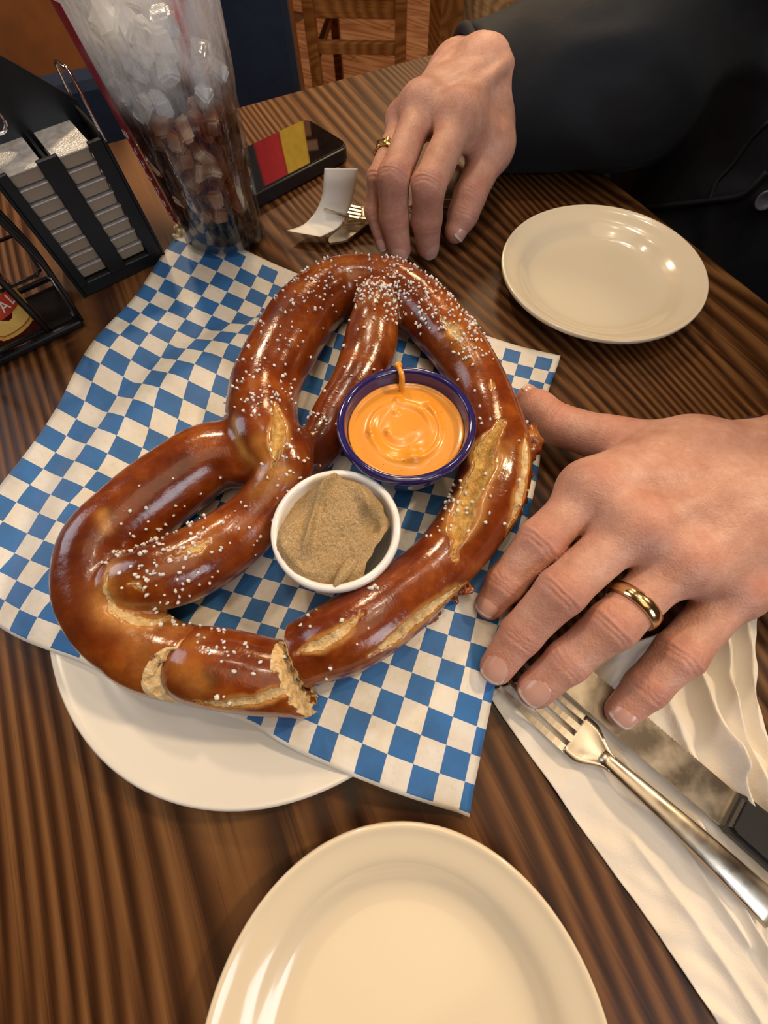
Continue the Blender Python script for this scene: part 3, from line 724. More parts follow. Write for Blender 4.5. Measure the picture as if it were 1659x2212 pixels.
def finish(f, fingers, dorsal):
    P, Q = f.mesh(); P = relax(P, Q, 2, .5); N = vnormals(P, Q); red = np.zeros(len(P))
    for B, n in zip(fingers, dorsal):
        for k in range(1, len(B)-1):
            d = B[k+1][0]-B[k-1][0]; nn = n-d*(n @ d)/(d @ d); nn /= np.linalg.norm(nn)
            offs = (-.0042, -.0022, -.0004, .0018, .0040) if k == len(B)-3 else (-.0018, 0, .0018)
            P, red = crease(P, N, B[k][0], d, nn, B[k][1], red, offs, .00085 if k == len(B)-3 else .0005)
        t, r = B[-1]; red = np.maximum(red, .8*np.exp(-(np.linalg.norm(P-t, axis=1)/(r*1.5))**2))
    P = P+N*(noise(P, 170)*.00018)[:, None]
    return P, Q, red
# left hand, spread flat at the right of the picture
LF = [Bz([(1275,1062,.049,50),(1168,1168,.044,47),(1092,1258,.031,40),(1058,1306,.0245,32)]),
      Bz([(1361,1140,.052,53),(1212,1276,.046,51),(1125,1369,.030,43),(1072,1442,.021,36)]),
      Bz([(1467,1214,.048,51),(1322,1349,.043,50),(1225,1427,.030,43),(1155,1490,.021,38)]),
      Bz([(1588,1275,.037,45),(1466,1412,.033,48),(1395,1484,.025,41),(1345,1538,.019,35)]),
      Bz([(1480,990,.040,76),(1310,950,.032,49),(1205,918,.026,42),(1160,882,.0215,36),(1140,858,.021,25)])]
Wl = [ball(1700,982,.043,72), ball(1705,1075,.047,86), ball(1705,1178,.038,78)]
FA = [ball(1900,985,.043,80), ball(1900,1080,.046,92), ball(1900,1170,.042,84)]
palm = [(Wl[0], LF[0][0]), (Wl[1], LF[0][0]), (Wl[1], LF[1][0]), (Wl[1], LF[2][0]), (Wl[2], LF[2][0]), (Wl[2], LF[3][0]), (Wl[0], LF[4][0]), (LF[4][0], LF[0][0]), (LF[0][0], LF[1][0]), (LF[1][0], LF[2][0]), (LF[2][0], LF[3][0]), (LF[4][0], (LF[0][0][0]+np.array([.008, .012, -.006]), .008))]
palm += [(Wl[i], FA[i]) for i in range(3)]+[(Wl[0], Wl[1]), (Wl[1], Wl[2]), (FA[0], FA[1]), (FA[1], FA[2])]
rid = []
for k, tw in ((0, (1560,1020,.0)), (1, (1600,1060,0)), (2, (1610,1110,0))):
    a = LF[k][0][0]+np.array([0, 0, LF[k][0][1]-.0028]); b = at(tw[0], tw[1], .061); rid.append((a, b, .0036, .0026))
kn = [(LF[k][0][0]+np.array([0, 0, .0022]), LF[k][0][1]*.93) for k in range(4)]
hL = build_hand((.035, -.045, .0), (.275, .195, .080), .00085, palm, LF, rid, kn)
P1, Q1, R1 = finish(hL, LF, [np.array([0, 0, 1.])]*4+[np.array([.1, .25, 1.])]); del hL
# right hand, arched behind the pretzel
RF = [Bz([(868,265,.062,25),(814,385,.055,20.5),(808,455,.034,19.5),(827,528,.0125,15)]),
      Bz([(908,240,.072,33),(850,385,.061,34.5),(851,465,.036,31),(863,540,.0120,24)]),
      Bz([(990,262,.072,37),(926,402,.059,36),(922,470,.036,32),(925,531,.0125,25)]),
      Bz([(1062,318,.048,40),(1014,424,.031,34),(1000,462,.022,32),(985,497,.0135,25)]),
      Bz([(880,305,.045,22),(850,390,.025,20),(856,440,.014,17)])]
Wr = [ball(985,178,.062,50), ball(1040,188,.066,64), ball(1062,232,.052,45)]
AX = at(1150,192,.056)-at(962,238,.050); AX /= np.linalg.norm(AX)
FB = [(Wr[0][0]+AX*.055+[0, 0, -.006], .020), (Wr[1][0]+AX*.055+[0, 0, -.008], .022), (Wr[2][0]+AX*.055, .020)]
palm = [(Wr[0], RF[0][0]), (Wr[0], RF[1][0]), (Wr[1], RF[1][0]), (Wr[1], RF[2][0]), (Wr[2], RF[2][0]), (Wr[2], RF[3][0]), (Wr[1], RF[3][0]), (RF[0][0], RF[1][0]), (RF[1][0], RF[2][0]), (RF[2][0], (RF[3][0][0], RF[3][0][1]*.8)), (Wr[0], Wr[1]), (Wr[1], Wr[2]), (Wr[0], RF[4][0])]+[(Wr[i], FB[i]) for i in range(3)]
rid = []
for k in (0, 1, 2):
    B = RF[k]; a = B[0][0]+np.array([-.002, -.004, B[0][1]-.004]); b = Wr[min(k, 1)][0]+np.array([-.01+.012*k, -.018, .020]); rid.append((a, b, .0042, .003))
kn = [(RF[k][0][0]+np.array([0, 0, .002]), RF[k][0][1]*.98) for k in range(3)]
hR = build_hand((-.025, .300, .0), (.215, .515, .110), .00085, palm, RF, rid, kn, .011)
dn = np.array([-.12, -.75, .65])
P2, Q2, R2 = finish(hR, RF, [dn, dn, dn, np.array([.5, -.55, .6]), dn]); del hR
# coarse upper body
TC = np.array([.345, .440, 0]); SHL, SHR = TC+[.10, -.20, .27], TC+[.02, .20, .28]
LFA, RFA = (FA[0][0]+FA[1][0]+FA[2][0])/3, (FB[0][0]+FB[1][0]+FB[2][0])/3
ELL, ELR = np.array([.44, .035, .035]), at(1350,165,.060)
BF = Field((.05, -.15, -.42), (.95, .85, .72), .010)
def torso(f, g, k=.03):
    Rt = np.array([[.909, .416, 0], [-.416, .909, 0], [0, 0, 1]])
    f.ell(TC+[.07, .035, .10], (.115+g, .19+g, .24), k, Rt); f.ell(TC+[.05, .02, -.12], (.125+g, .17+g, .20), k, Rt); f.ell(TC+[.09, .04, -.26], (.13+g, .18+g, .12), k, Rt)
    f.cap(SHL, SHR, .065+g, .065+g, .05, m=.04)
torso(BF, -.02); BF.cap(LFA, ELL, .026, .036, .02); BF.cap(ELL, SHL, .036, .05, .03); BF.cap(RFA, ELR, .024, .032, .01); BF.cap(ELR, SHR, .036, .05, .03)
NK = (SHL+SHR)/2; HD = NK+np.array([-.03, -.012, .235])
BF.cap(NK, NK+np.array([-.01, -.005, .12]), .055, .052, .04)
BF.ell(HD, (.085, .078, .105), .02); fd = np.array([-.909, -.416, 0]); sd = np.array([-.416, .909, 0])
BF.ell(HD+fd*.035+[0, 0, -.055], (.055, .05, .055), .02); BF.cap(HD+fd*.085+[0, 0, .0], HD+fd*.105+[0, 0, -.028], .008, .013, .012)
for s_ in (-1, 1): BF.ell(HD+sd*s_*.080+[0, 0, -.01], (.014, .014, .032), .008); BF.cap(HD+fd*.078+sd*s_*.018+[0, 0, .028], HD+fd*.070+sd*s_*.046+[0, 0, .026], .009, .007, .01)
BF.cap(HD+fd*.082+sd*.02+[0, 0, -.055], HD+fd*.082-sd*.02+[0, 0, -.055], .008, .008, .008)
P3, Q3 = BF.mesh(); P3 = relax(P3, Q3, 1); del BF
PP = np.r_[P1, P2, P3]; QQ = np.r_[Q1, Q2+len(P1), Q3+len(P1)+len(P2)]
person = thing('person', 'person in a dark navy jacket seated at the right with both hands on the table', 'person', (TC[0]+.08, TC[1]+.03, FLZ))
body = mesh('body', PP, QQ, M['skin'], person); RD = np.r_[R1, R2, np.zeros(len(P3))]
for B in LF[:4]+RF[:3]: RD = np.maximum(RD, .75*np.exp(-(np.linalg.norm(PP-B[0][0]-[0, 0, B[0][1]], axis=1)/.009)**2)*(1+.5*noise(PP, 300)))
attr(body, 'red', np.clip(RD, 0, 1))
def nailp(B, dor, k=.95, A=58, L0=-.95, L1=.72, W=.9):
    t, r = B[-1]; p = B[-2][0]; d = (t-p)/np.linalg.norm(t-p); n = dor-d*(dor @ d); n /= np.linalg.norm(n); s = np.cross(d, n)
    V = []; tp = []; nu_, nv_ = 13, 17
    for j in range(nv_):
        v = j/(nv_-1); sx_ = (L0+(L1-L0)*v)*r
        hw = math.radians(A)*(math.sqrt(max(0, 1-((.34-v)/.34)**2)) if v < .34 else 1-.06*(v-.34))
        rad = r*W*1.02*(1-.20*max(0, (v-.45)/.55)**2)
        for i in range(nu_):
            u = (i/(nu_-1)*2-1); a = u*max(hw, .02)
            e = sx_-(.10*r*u*u if v > .8 else 0)*(v-.8)/.2
            V.append(t+d*e+s*math.sin(a)*rad*1.02+n*(math.cos(a)*rad+r*(1-W)*.9+.00030)); tp.append(1.0 if v > .90-.06*u*u else 0)
    Fc = [(j*nu_+i, j*nu_+i+1, (j+1)*nu_+i+1, (j+1)*nu_+i) for j in range(nv_-1) for i in range(nu_-1)]
    o = mesh('fingernail', V, Fc, M['nail'], body); attr(o, 'tip', tp)
    q = o.modifiers.new('thick', 'SOLIDIFY'); q.thickness = .0005; q.offset = -1
up = np.array([0, 0, 1.])
for B, dv in zip(LF[:4], [(-.1, .12, 1), (-.08, .1, 1), (-.08, .05, 1), (-.12, .0, 1)]): nailp(B, np.array(dv, float))
nailp(LF[4], np.array([-.2, .8, .75]), A=50)
for B, dv in zip(RF[:4], [(-.3, -.7, .5), (-.1, -.75, .6), (.15, -.75, .6), (.75, -.45, .5)]): nailp(B, np.array(dv, float))
def band(name, B, k, t, w, th, m, label=None, nug=0, g=1.0):
    a, ra = B[k]; b, rb = B[k+1]; c = a+(b-a)*t; r = (ra+(rb-ra)*t)*g; d = Vector(b-a).normalized()
    pr = [(r, -w/2), (r+th, -w/2+th*.5), (r+th*1.25, 0), (r+th, w/2-th*.5), (r, w/2), (r-.0003, 0)]
    o = lathe(name, pr, (0, 0, 0), m, None, 72, label, close=True)
    o.data.transform(frame(c, d.orthogonal(), d)); 
    if nug:
        P = np.array([v.co for v in o.data.vertices]); ax = P-c; ax -= np.outer(ax @ np.array(d), np.array(d)); ax /= np.linalg.norm(ax, axis=1)[:, None]
        P = P+ax*(np.maximum(noise(P, 900), 0)*.0011)[:, None]; o.data.vertices.foreach_set('co', P.ravel()); o.data.update()
    adopt(o, person); return o
band('wedding_ring', LF[2], 0, .70, .0068, .0012, M['gold'], 'smooth gold band with a grooved edge', g=1.04)
band('nugget_ring', RF[0], 0, .60, .0075, .0010, M['gold2'], 'lumpy yellow gold ring', 1, g=1.08)
wc = (Wl[0][0]+Wl[1][0]+Wl[2][0])/3+np.array([-.007, .001, 0]); ring_ = []
for k in range(40):
    a = 2*PI*k/40; ring_.append(wc+np.array([.004*math.sin(a), 0.0435*math.cos(a)+.003, .020*math.sin(a)]))
ring_.append(ring_[0]); tube('bracelet', ring_, .0022, plain('dark_leather', (.05, .022, .022), .35), person, 8, sp=False, label='dark thin leather bracelet')
# jacket
JF = Field((.0, -.20, -.40), (.95, .90, .46), .0062)
torso(JF, .012); 
cuffC = at(1024, 205, .052)
JF.cap(LFA+[.01, 0, .0], ELL, .042, .055, .02, m=.03); JF.cap(ELL, SHL, .058, .072, .04, m=.03)
g = JF.new(); s0 = at(962, 238, .050); s1 = at(1150, 192, .056)
g.cap(s0, s1, .048, .047, .01, m=.03); g.cap(s1, ELR, .047, .050, .02, m=.03); g.cap(ELR, SHR, .062, .075, .04, m=.03)
k_ = .03; hh = np.maximum(k_-np.abs(JF.V-g.V), 0)/k_; JF.V = np.minimum(JF.V, g.V)-hh*hh*k_/4; del g, hh
dS = (s1-s0)/np.linalg.norm(s1-s0)
JF.cut(at(1008, 205, .052), -dS+np.array([0, .10, .10])) if False else None
c0 = at(1008, 208, .052); nC = -dS+np.array([.0, .0, -.05]); nC /= np.linalg.norm(nC)
sl, x, y, z = JF.win((.0, .30, -.02), (.17, .56, .16))
d = ((x-c0[0])*nC[0]+(y-c0[1])*nC[1]+(z-c0[2])*nC[2]).astype(np.float32); JF.V[sl] = np.maximum(JF.V[sl], d)
JF.cap(s0, s0+dS*.065, .037, .034, .001, sub=True)
P, Q = JF.mesh(); del JF
P = relax(P, Q, 2); N = vnormals(P, Q)
arm = pdist(P, [s0, s1, ELR, SHR]); P = P+N*(noise(P*[1, 1, 1.0], 26)*.0050*sst(np.linalg.norm(P-c0, axis=1), .02, .10)+noise(P, 60)*.0016+np.maximum(0, .35-np.abs(noise(P*[1, .6, 1.4], 34)))*.012*sst(np.linalg.norm(P-c0, axis=1), .03, .10))[:, None]
P[:, 2] = np.where((P[:, 2] < .0015) & (((P-CORN) @ OUT) < .0), .0015, P[:, 2])
ins = ((P-CORN) @ OUT) < .004; low = (P[:, 2] < .02) & ~ins
# keep the belly clear of the tabletop
dd = (P-CORN) @ OUT; m_ = (P[:, 2] < .03) & (dd < .006) & (P[:, 1] < .52) & (np.linalg.norm(P-c0, axis=1) > .30) & (P[:, 2] < .0)
P[m_] += OUT*(0.006-dd[m_])[:, None]
jk = mesh('jacket', P, Q, M['jacket'], person, label='dark navy zip jacket')
cuff = tube('cuff', [c0+np.array(Matrix.Rotation(2*PI*k/28, 3, Vector(nC)) @ Vector(np.cross(nC, (0, 0, 1))).normalized())*.0405 for k in range(29)], .0042, M['knit'], jk, 8, sp=False, label='ribbed black cuff')
def jhit(px_, py_):
    pxs = pix(P); m = np.abs(pxs-np.array([px_, py_])).max(1) < 14; i = np.where(m)[0]
    if not len(i): i = np.argsort(np.abs(pxs-np.array([px_, py_])).max(1))[:3]
    j = i[np.argmin(depth(P[i]))]; return P[j], N[j]
bp, bn = jhit(1645, 436)
bt = lathe('snap_button', [(.0001, .002), (.0045, .0022), (.0060, .0034), (.0068, .003), (.0072, .001), (.007, -.002), (.0001, -.002)], (0, 0, 0), plain('button_plastic', (.10, .11, .15), .25), None, 36, 'grey round snap button')
bt.data.transform(frame(bp+bn*.002, Vector(bn).orthogonal(), bn)); adopt(bt, jk)
seam = [jhit(x, y) for x, y in ((1655,262),(1610,310),(1575,360),(1545,405),(1525,440))]
tube('seam', [a+b*.0008 for a, b in seam], .0016, M['knit'], jk, 6, label='dark stitched front seam')
seam = [jhit(x, y) for x, y in ((1390,452),(1460,456),(1540,440),(1600,420),(1655,385))]
tube('hem_fold', [a+b*.0010 for a, b in seam], .0026, M['jacket'], jk, 6)
# hair, trousers
HF = Field(HD-[.14, .14, .1], HD+[.14, .14, .16], .006)
HF.ell(HD+[.008, .004, .022], (.093, .088, .098), .01); HF.cut(HD+fd*.05+[0, 0, .035], fd+np.array([0, 0, -.8])); HF.cut(HD+[0, 0, -.045], (0, 0, -1))
P_, Q_ = HF.mesh(); mesh('hair', P_, Q_, M['hair'], person); del HF
LG = Field((.05, .05, FLZ+.0), (.85, .75, -.18), .010)
for s_, kx in ((-1, 0), (1, 1)):
    hip = TC+[.10, .05, -.29]+sd*s_*.10; knee = hip+fd*.40+[0, 0, -.02]; ank = knee+fd*.02+[0, 0, -.37]
    LG.cap(hip, knee, .078, .058, .02, m=.03); LG.cap(knee, ank, .058, .042, .01, m=.03)
P_, Q_ = LG.mesh(); del LG; mesh('trousers', P_, Q_, M['jeans'], person)
for s_ in (-1, 1):
    hip = TC+[.10, .05, -.29]+sd*s_*.10; ank = hip+fd*.42+[0, 0, -.39]
    SF_ = Field(ank+[-.25, -.2, -.1], ank+[.15, .15, .08], .007); SF_.cap(ank+[0, 0, -.01], ank+fd*.15+[0, 0, -.03], .040, .036, .02, m=.03); SF_.cap(ank, ank+[0, 0, .03], .038, .036, .02, m=.02); SF_.cut((0, 0, FLZ+.001), (0, 0, -1))
    P_, Q_ = SF_.mesh(); mesh('shoe', P_, Q_, M['black'], person)

# ------------------------------------------------------------------ glass of cola
GC = np.array([-.1306, .3837]); gr = lambda z: .0341+.0806*z
gl_ = thing('drinking_glass', 'tall clear tumbler of iced cola standing beyond the top corner of the paper', 'glass', (*GC, 0))
def glassmat():
    t = NT('clear_glass'); N_ = t.N; t.t.nodes.remove(t.b)
    tr = t.n('ShaderNodeBsdfTransparent'); tr.inputs[0].default_value = (.93, .95, .96, 1)
    gs = t.n('ShaderNodeBsdfGlossy'); gs.inputs['Roughness'].default_value = .06
    fr_ = t.n('ShaderNodeFresnel'); fr_.inputs[0].default_value = 1.5
    mx = t.n('ShaderNodeMixShader'); t.l(t.math('MULTIPLY', fr_.outputs[0], .5), mx.inputs[0]); t.l(tr.outputs[0], mx.inputs[1]); t.l(gs.outputs[0], mx.inputs[2])
    df = t.n('ShaderNodeBsdfTranslucent'); df.inputs[0].default_value = (.92, .95, .98, 1); d2 = t.n('ShaderNodeBsdfDiffuse'); d2.inputs[0].default_value = (.90, .93, .97, 1)
    a2 = t.n('ShaderNodeMixShader'); a2.inputs[0].default_value = .5; t.l(df.outputs[0], a2.inputs[1]); t.l(d2.outputs[0], a2.inputs[2])
    v = t.co(scale=(1, 1, .35)); sx = t.n('ShaderNodeSeparateXYZ'); t.l(t.co(), sx.inputs[0])
    hgt = t.ramp(t.math('MULTIPLY', sx.outputs[2], 5), [(.47, 0.0), (.62, 1.0)])
    fg = t.ramp(t.noise(v, 110, 4, .7), [(.38, .10), (.64, .78)])
    low = t.ramp(t.noise(t.co(scale=(1, 1, .25)), 260, 3, .7), [(.52, 0.0), (.74, .12)])
    mm = t.n('ShaderNodeMixShader'); t.l(t.mix(hgt, low, t.math('MULTIPLY', fg, .8)), mm.inputs[0]); t.l(mx.outputs[0], mm.inputs[1]); t.l(a2.outputs[0], mm.inputs[2])
    t.l(mm.outputs[0], t.out.inputs[0]); 
    b = t.n('ShaderNodeBump'); b.inputs['Strength'].default_value = .5; b.inputs['Distance'].default_value = .001; t.l(t.noise(v, 220, 3), b.inputs['Height']); t.l(b.outputs[0], gs.inputs['Normal'])
    return t.m
M['glass'] = glassmat()
GH = .178
pr = [(.0001, .0015), (.026, .0015), (.0300, .0), (.0335, .0012), (.0352, .004)]+[(gr(z)+(.0011*float(sst(z, .098, .104))), z) for z in np.linspace(.01, GH-.001, 26)]+[(gr(GH)-.0005, GH+.0005), (gr(GH)-.0022, GH)]+[(gr(z)-.0028, z) for z in np.linspace(GH-.004, .014, 16)]+[(gr(.006)-.0026, .0060), (.030, .0042), (.0001, .004)]
go = lathe('tumbler', pr, (0, 0, 0), M['glass'], None, 96); go.location = (*GC, 0); adopt(go, gl_)
LV = .098
cola = NT('cola'); cola.t.nodes.remove(cola.b)
tr = cola.n('ShaderNodeBsdfTransparent'); tr.inputs[0].default_value = (1, 1, 1, 1); gs = cola.n('ShaderNodeBsdfGlossy'); gs.inputs['Roughness'].default_value = .05
fr_ = cola.n('ShaderNodeFresnel'); fr_.inputs[0].default_value = 1.2; mx = cola.n('ShaderNodeMixShader'); cola.l(fr_.outputs[0], mx.inputs[0]); cola.l(tr.outputs[0], mx.inputs[1]); cola.l(gs.outputs[0], mx.inputs[2]); cola.l(mx.outputs[0], cola.out.inputs[0])
va = cola.n('ShaderNodeVolumeAbsorption'); va.inputs[0].default_value = (.74, .40, .15, 1); va.inputs[1].default_value = 260; cola.l(va.outputs[0], cola.out.inputs['Volume'])
pr = [(.0001, .0046), (.0297, .0048)]+[(gr(z)-.0032, z) for z in np.linspace(.0075, LV, 8)]+[(.0001, LV)]
co_ = lathe('cola', pr, (*GC, 0), cola.m, None, 72); props(co_, 'dark brown cola filling the tumbler below the ice', 'drink')
ice = NT('ice'); v_ = ice.co(); ice.set(Base_Color=ice.ramp(ice.noise(v_, 160, 4), [(.3, (.86, .89, .92)), (.7, (.97, .98, .99))]), Roughness=.14, Transmission_Weight=.0, Subsurface_Weight=.3, Coat_Weight=.4)
ice.b.inputs['Subsurface Radius'].default_value = (.008, .008, .008); ice.bump(ice.noise(v_, 240, 3), .4, .001)
imes = []
ice2 = NT('cola_soaked_ice'); v_ = ice2.co(); ice2.set(Base_Color=ice2.ramp(ice2.noise(v_, 160, 4), [(.3, (.50, .30, .19)), (.7, (.74, .52, .37))]), Roughness=.2, Subsurface_Weight=.25, Coat_Weight=.2)
ice2.b.inputs['Subsurface Radius'].default_value = (.008, .006, .004)
for k in range(10):
    bm = bmesh.new(); bmesh.ops.create_cube(bm, size=1)
    for v in bm.verts: v.co = Vector((v.co.x*random.uniform(.7, 1.2), v.co.y*random.uniform(.7, 1.2), v.co.z*random.uniform(.7, 1.2)))
    bmesh.ops.scale(bm, vec=(.0125, .0125, .011), verts=bm.verts); bmesh.ops.bevel(bm, geom=bm.edges[:], offset=.0016, segments=2, affect='EDGES')
    me = bpy.data.meshes.new('ice_cube'); bm.to_mesh(me); bm.free(); me.materials.append(ice.m if k < 5 else ice2.m); imes.append(me)
    me.polygons.foreach_set('use_smooth', [False]*len(me.polygons))
cnt = 0; pos = []
tries = 0
_sa, _sb = at(412,190,.092), at(388,0,.142)
while cnt < 190 and tries < 12000:
    tries += 1
    z = random.uniform(.030, .140); R_ = gr(z)-.0086; a = random.uniform(0, 2*PI); r = R_*math.sqrt(random.uniform(.35, 1))
    if z > .112: r *= .8
    p = np.array([GC[0]+r*math.cos(a), GC[1]+r*math.sin(a), z])
    if any(np.linalg.norm(p-q) < .0092 for q in pos): continue
    if z > .098 and pdist(np.array([p-(p-CAMP)*0]), [_sa, _sb])[0] < .011: continue
    if z > .098 and (p-_sa) @ (CAMP-_sa) > 0 and np.abs(pix(p)[0]-400) < 34: continue
    pos.append(p); o = bpy.data.objects.new('ice_cube', imes[cnt % 5+(0 if z > LV+.004 else 5)]); COL.objects.link(o); o.location = p; o.rotation_euler = [random.uniform(0, 6) for _ in range(3)]
    above = z > LV
    props(o, 'white ice cube heaped above the cola in the tumbler' if above else 'ice cube soaked brown by the cola in the tumbler', 'ice cube', 'ice cubes above the cola' if above else 'ice cubes in the cola'); cnt += 1
st = tube('drinking_straw', [at(412,190,.092), at(405,150,.106), at(388,0,.142), at(378,-90,.165), at(370,-200,.19)], .0036, plain('red_plastic', (.80, .03, .07), .3), None, 14, 4); props(st, 'red plastic straw standing in the iced cola', 'straw')
# printed red decal on the left wall of the glass
a0 = 3.42; dec = []; z0_, z1_ = .030, .150
for j in range(25):
    z = z0_+(z1_-z0_)*j/24
    for i in range(9): a = a0+(i/8)*.60; dec.append((GC[0]+(gr(z)+.0016)*math.cos(a), GC[1]+(gr(z)+.0016)*math.sin(a), z))
mesh('printed_decal', dec, [(j*9+i, j*9+i+1, (j+1)*9+i+1, (j+1)*9+i) for j in range(24) for i in range(8)], plain('red_print', (.30, .02, .035), .3), gl_, label='dark red printed band with raised letters')
for k, chh in enumerate('RECYCLE'):
    z = .036+k*.0088; a = a0+.42; c = np.array([GC[0]+(gr(z)+.0022)*math.cos(a), GC[1]+(gr(z)+.0022)*math.sin(a), z])
    nrm = Vector((math.cos(a), math.sin(a), 0)); text_mesh('letter', chh, .0095, frame(c, (0, 0, 1), nrm), plain('pale_print', (.62, .42, .42), .4) if k == 0 else bpy.data.materials['pale_print'], gl_)

# ------------------------------------------------------------------ phone with glossy screen, and the striped flag it mirrors
A_, B_ = at(661, 254, .0135), at(757, 311, .0135); D_ = at(556, 415, .0135)
e1 = D_-B_; e1 /= np.linalg.norm(e1); e2 = A_-B_; e2 -= e1*(e2 @ e1); wd = np.linalg.norm(e2); e2 /= wd
ph = thing('smartphone', 'black phone lying face up beside the glass, its dark screen mirroring a striped flag', 'phone', (*B_[:2], 0))
def rrect(L, Wd, r, n=6):
    o = []
    for cx, cy, a0_ in ((L-r, Wd-r, 0), (r, Wd-r, 90), (r, r, 180), (L-r, r, 270)):
        for k in range(n+1): a = math.radians(a0_+90*k/n); o.append((cx+r*math.cos(a), cy+r*math.sin(a)))
    return o
def prism(name, poly, z0, z1, m, parent, fm, bev=0, **kw):
    bm = bmesh.new(); vs = [bm.verts.new((x, y, z0)) for x, y in poly]; f = bm.faces.new(vs); r = bmesh.ops.extrude_face_region(bm, geom=[f]); bmesh.ops.translate(bm, vec=(0, 0, z1-z0), verts=[v for v in r['geom'] if isinstance(v, bmesh.types.BMVert)])
    if bev: bmesh.ops.bevel(bm, geom=[e for e in bm.edges if abs(e.verts[0].co.z-e.verts[1].co.z) < 1e-7], offset=bev, segments=3, affect='EDGES')
    bm.transform(fm); return bmobj(name, bm, m, parent, smooth=False, **kw)
fp = frame((B_[0], B_[1], 0), e1, (0, 0, 1)); sg = 1 if (Vector(fp.col[1][:3]) @ Vector(e2)) > 0 else -1
PL = .150
rp = [(x, y*sg) for x, y in rrect(PL, wd, .011)]
prism('case', rp, .0008, .0135, M['rubber'], ph, fp, .0016)
scr = NT('screen_glass'); scr.set(Base_Color=(.004, .004, .005), Roughness=.025, Specular_IOR_Level=1.0, Coat_Weight=1.0, Coat_Roughness=.02, Coat_IOR=2.2)
prism('screen', [(x+.0022, (y+.0022)*sg) for x, y in rrect(PL-.0044, wd-.0044, .009)], .0120, .01385, scr.m, ph, fp)
def refl_at(px_, py_, yy_):
    p = at(px_, py_, .0138); d = p-CAMP; d = d*np.array([1, 1, -1]); t = (yy_-p[1])/d[1]; return p+d*t
YF = 1.65
fl = thing('hanging_flag', 'black, red and gold striped flag hanging beyond the table', 'flag', (*refl_at(600, 360, YF)[:2], 1.3))
b0, b1, b2, b3 = refl_at(530, 360, YF), refl_at(562, 360, YF), refl_at(617, 330, YF), refl_at(667, 320, YF)
for nm, xa, xb, cl in (('black_stripe', b0[0]-.01, b1[0], (.006, .008, .009)), ('red_stripe', b1[0], b2[0], (.62, .008, .012)), ('gold_stripe', b2[0], b3[0], (.88, .55, .03))):
    V = []; n1, n2 = 10, 24
    for j in range(n2+1):
        for i in range(n1+1):
            x = xa+(xb-xa)*i/n1; z = .42+1.35*j/n2; V.append((x+.006*math.sin(z*9), YF+.012*math.sin(x*30+z*2), z))
    o = mesh(nm, V, [(j*(n1+1)+i, j*(n1+1)+i+1, (j+1)*(n1+1)+i+1, (j+1)*(n1+1)+i) for j in range(n2) for i in range(n1)], plain('flag_'+nm, cl, .7), fl)
    q = o.modifiers.new('t', 'SOLIDIFY'); q.thickness = .002
area('flag_spot', (.1, .55, 1.9), (.0, 1.65, 1.25), .25, 16, (1, .85, .65))  # added unseen fill, keeps the flag bright in the screen reflection

# ------------------------------------------------------------------ curled receipt, fork and knife beside the far hand
rows = [((701,363),(773,364),.046),((699,392),(770,390),.038),((696,420),(765,418),.028),((687,447),(758,443),.019),((672,470),(746,468),.012),((652,488),(730,492),.0075),((619,499),(692,512),.010)]
Lr = spline([at(*a, z) for a, b, z in rows], 5); Rr_ = spline([at(*b, z) for a, b, z in rows], 5)
V = []; 
for a, b in zip(Lr, Rr_):
    for i in range(9): V.append(a+(b-a)*i/8)
o = mesh('receipt', V, [(j*9+i, j*9+i+1, (j+1)*9+i+1, (j+1)*9+i) for j in range(len(Lr)-1) for i in range(8)], M['receipt']); props(o, 'curled blank white paper strip under the fork beside the far hand', 'paper strip')
q = o.modifiers.new('t', 'SOLIDIFY'); q.thickness = .0003
def knife(label, tip, end, z, w, hl, wh, hmat, ser=True, wid=1):
    a, b = at(*tip, z), at(*end, z); d = b-a; L = np.linalg.norm(d); d /= L; t = thing('table_knife', label, 'knife', a); fm = frame(a, d, (0, 0, 1))
    up_ = []; dn_ = []; n = 110
    for i in range(n+1):
        s = i/n; x = s*L; hw_ = w*(min(1, (s/.10))**.5 if s < .10 else 1)*(1-.12*max(0, s-.5))
        ty = hw_*.9
        if ser and .02 < s < .80: ty += .00022*(1 if i % 2 else -1)
        up_.append((x, ty)); dn_.append((x, -hw_*1.0*(min(1, s/.16)**.6)))
    if abs(hl) > 0: pass
    prism('blade', dn_+up_[::-1][:-1] if False else dn_[1:]+up_[::-1], -.0008, .0008, M['steel'], t, fm, label='polished serrated steel blade' if ser else None)
    if hl:
        pr_ = [(0, wh*.86), (.004, wh), (hl*.5, wh*1.06), (hl-.012, wh*1.15), (hl-.003, wh), (hl, wh*.6)]
        poly = [(L+x, y) for x, y in pr_]+[(L+x, -y) for x, y in pr_[::-1]]
        prism('handle', poly, -.0045, .0050, hmat, t, fm, .0022, label='matte black handle')
    return t
knife('butter knife blade reaching out from under the far hand, dark reflections on it', (713, 527), (850, 425), .0055, .0085, 0, 0, None, False)
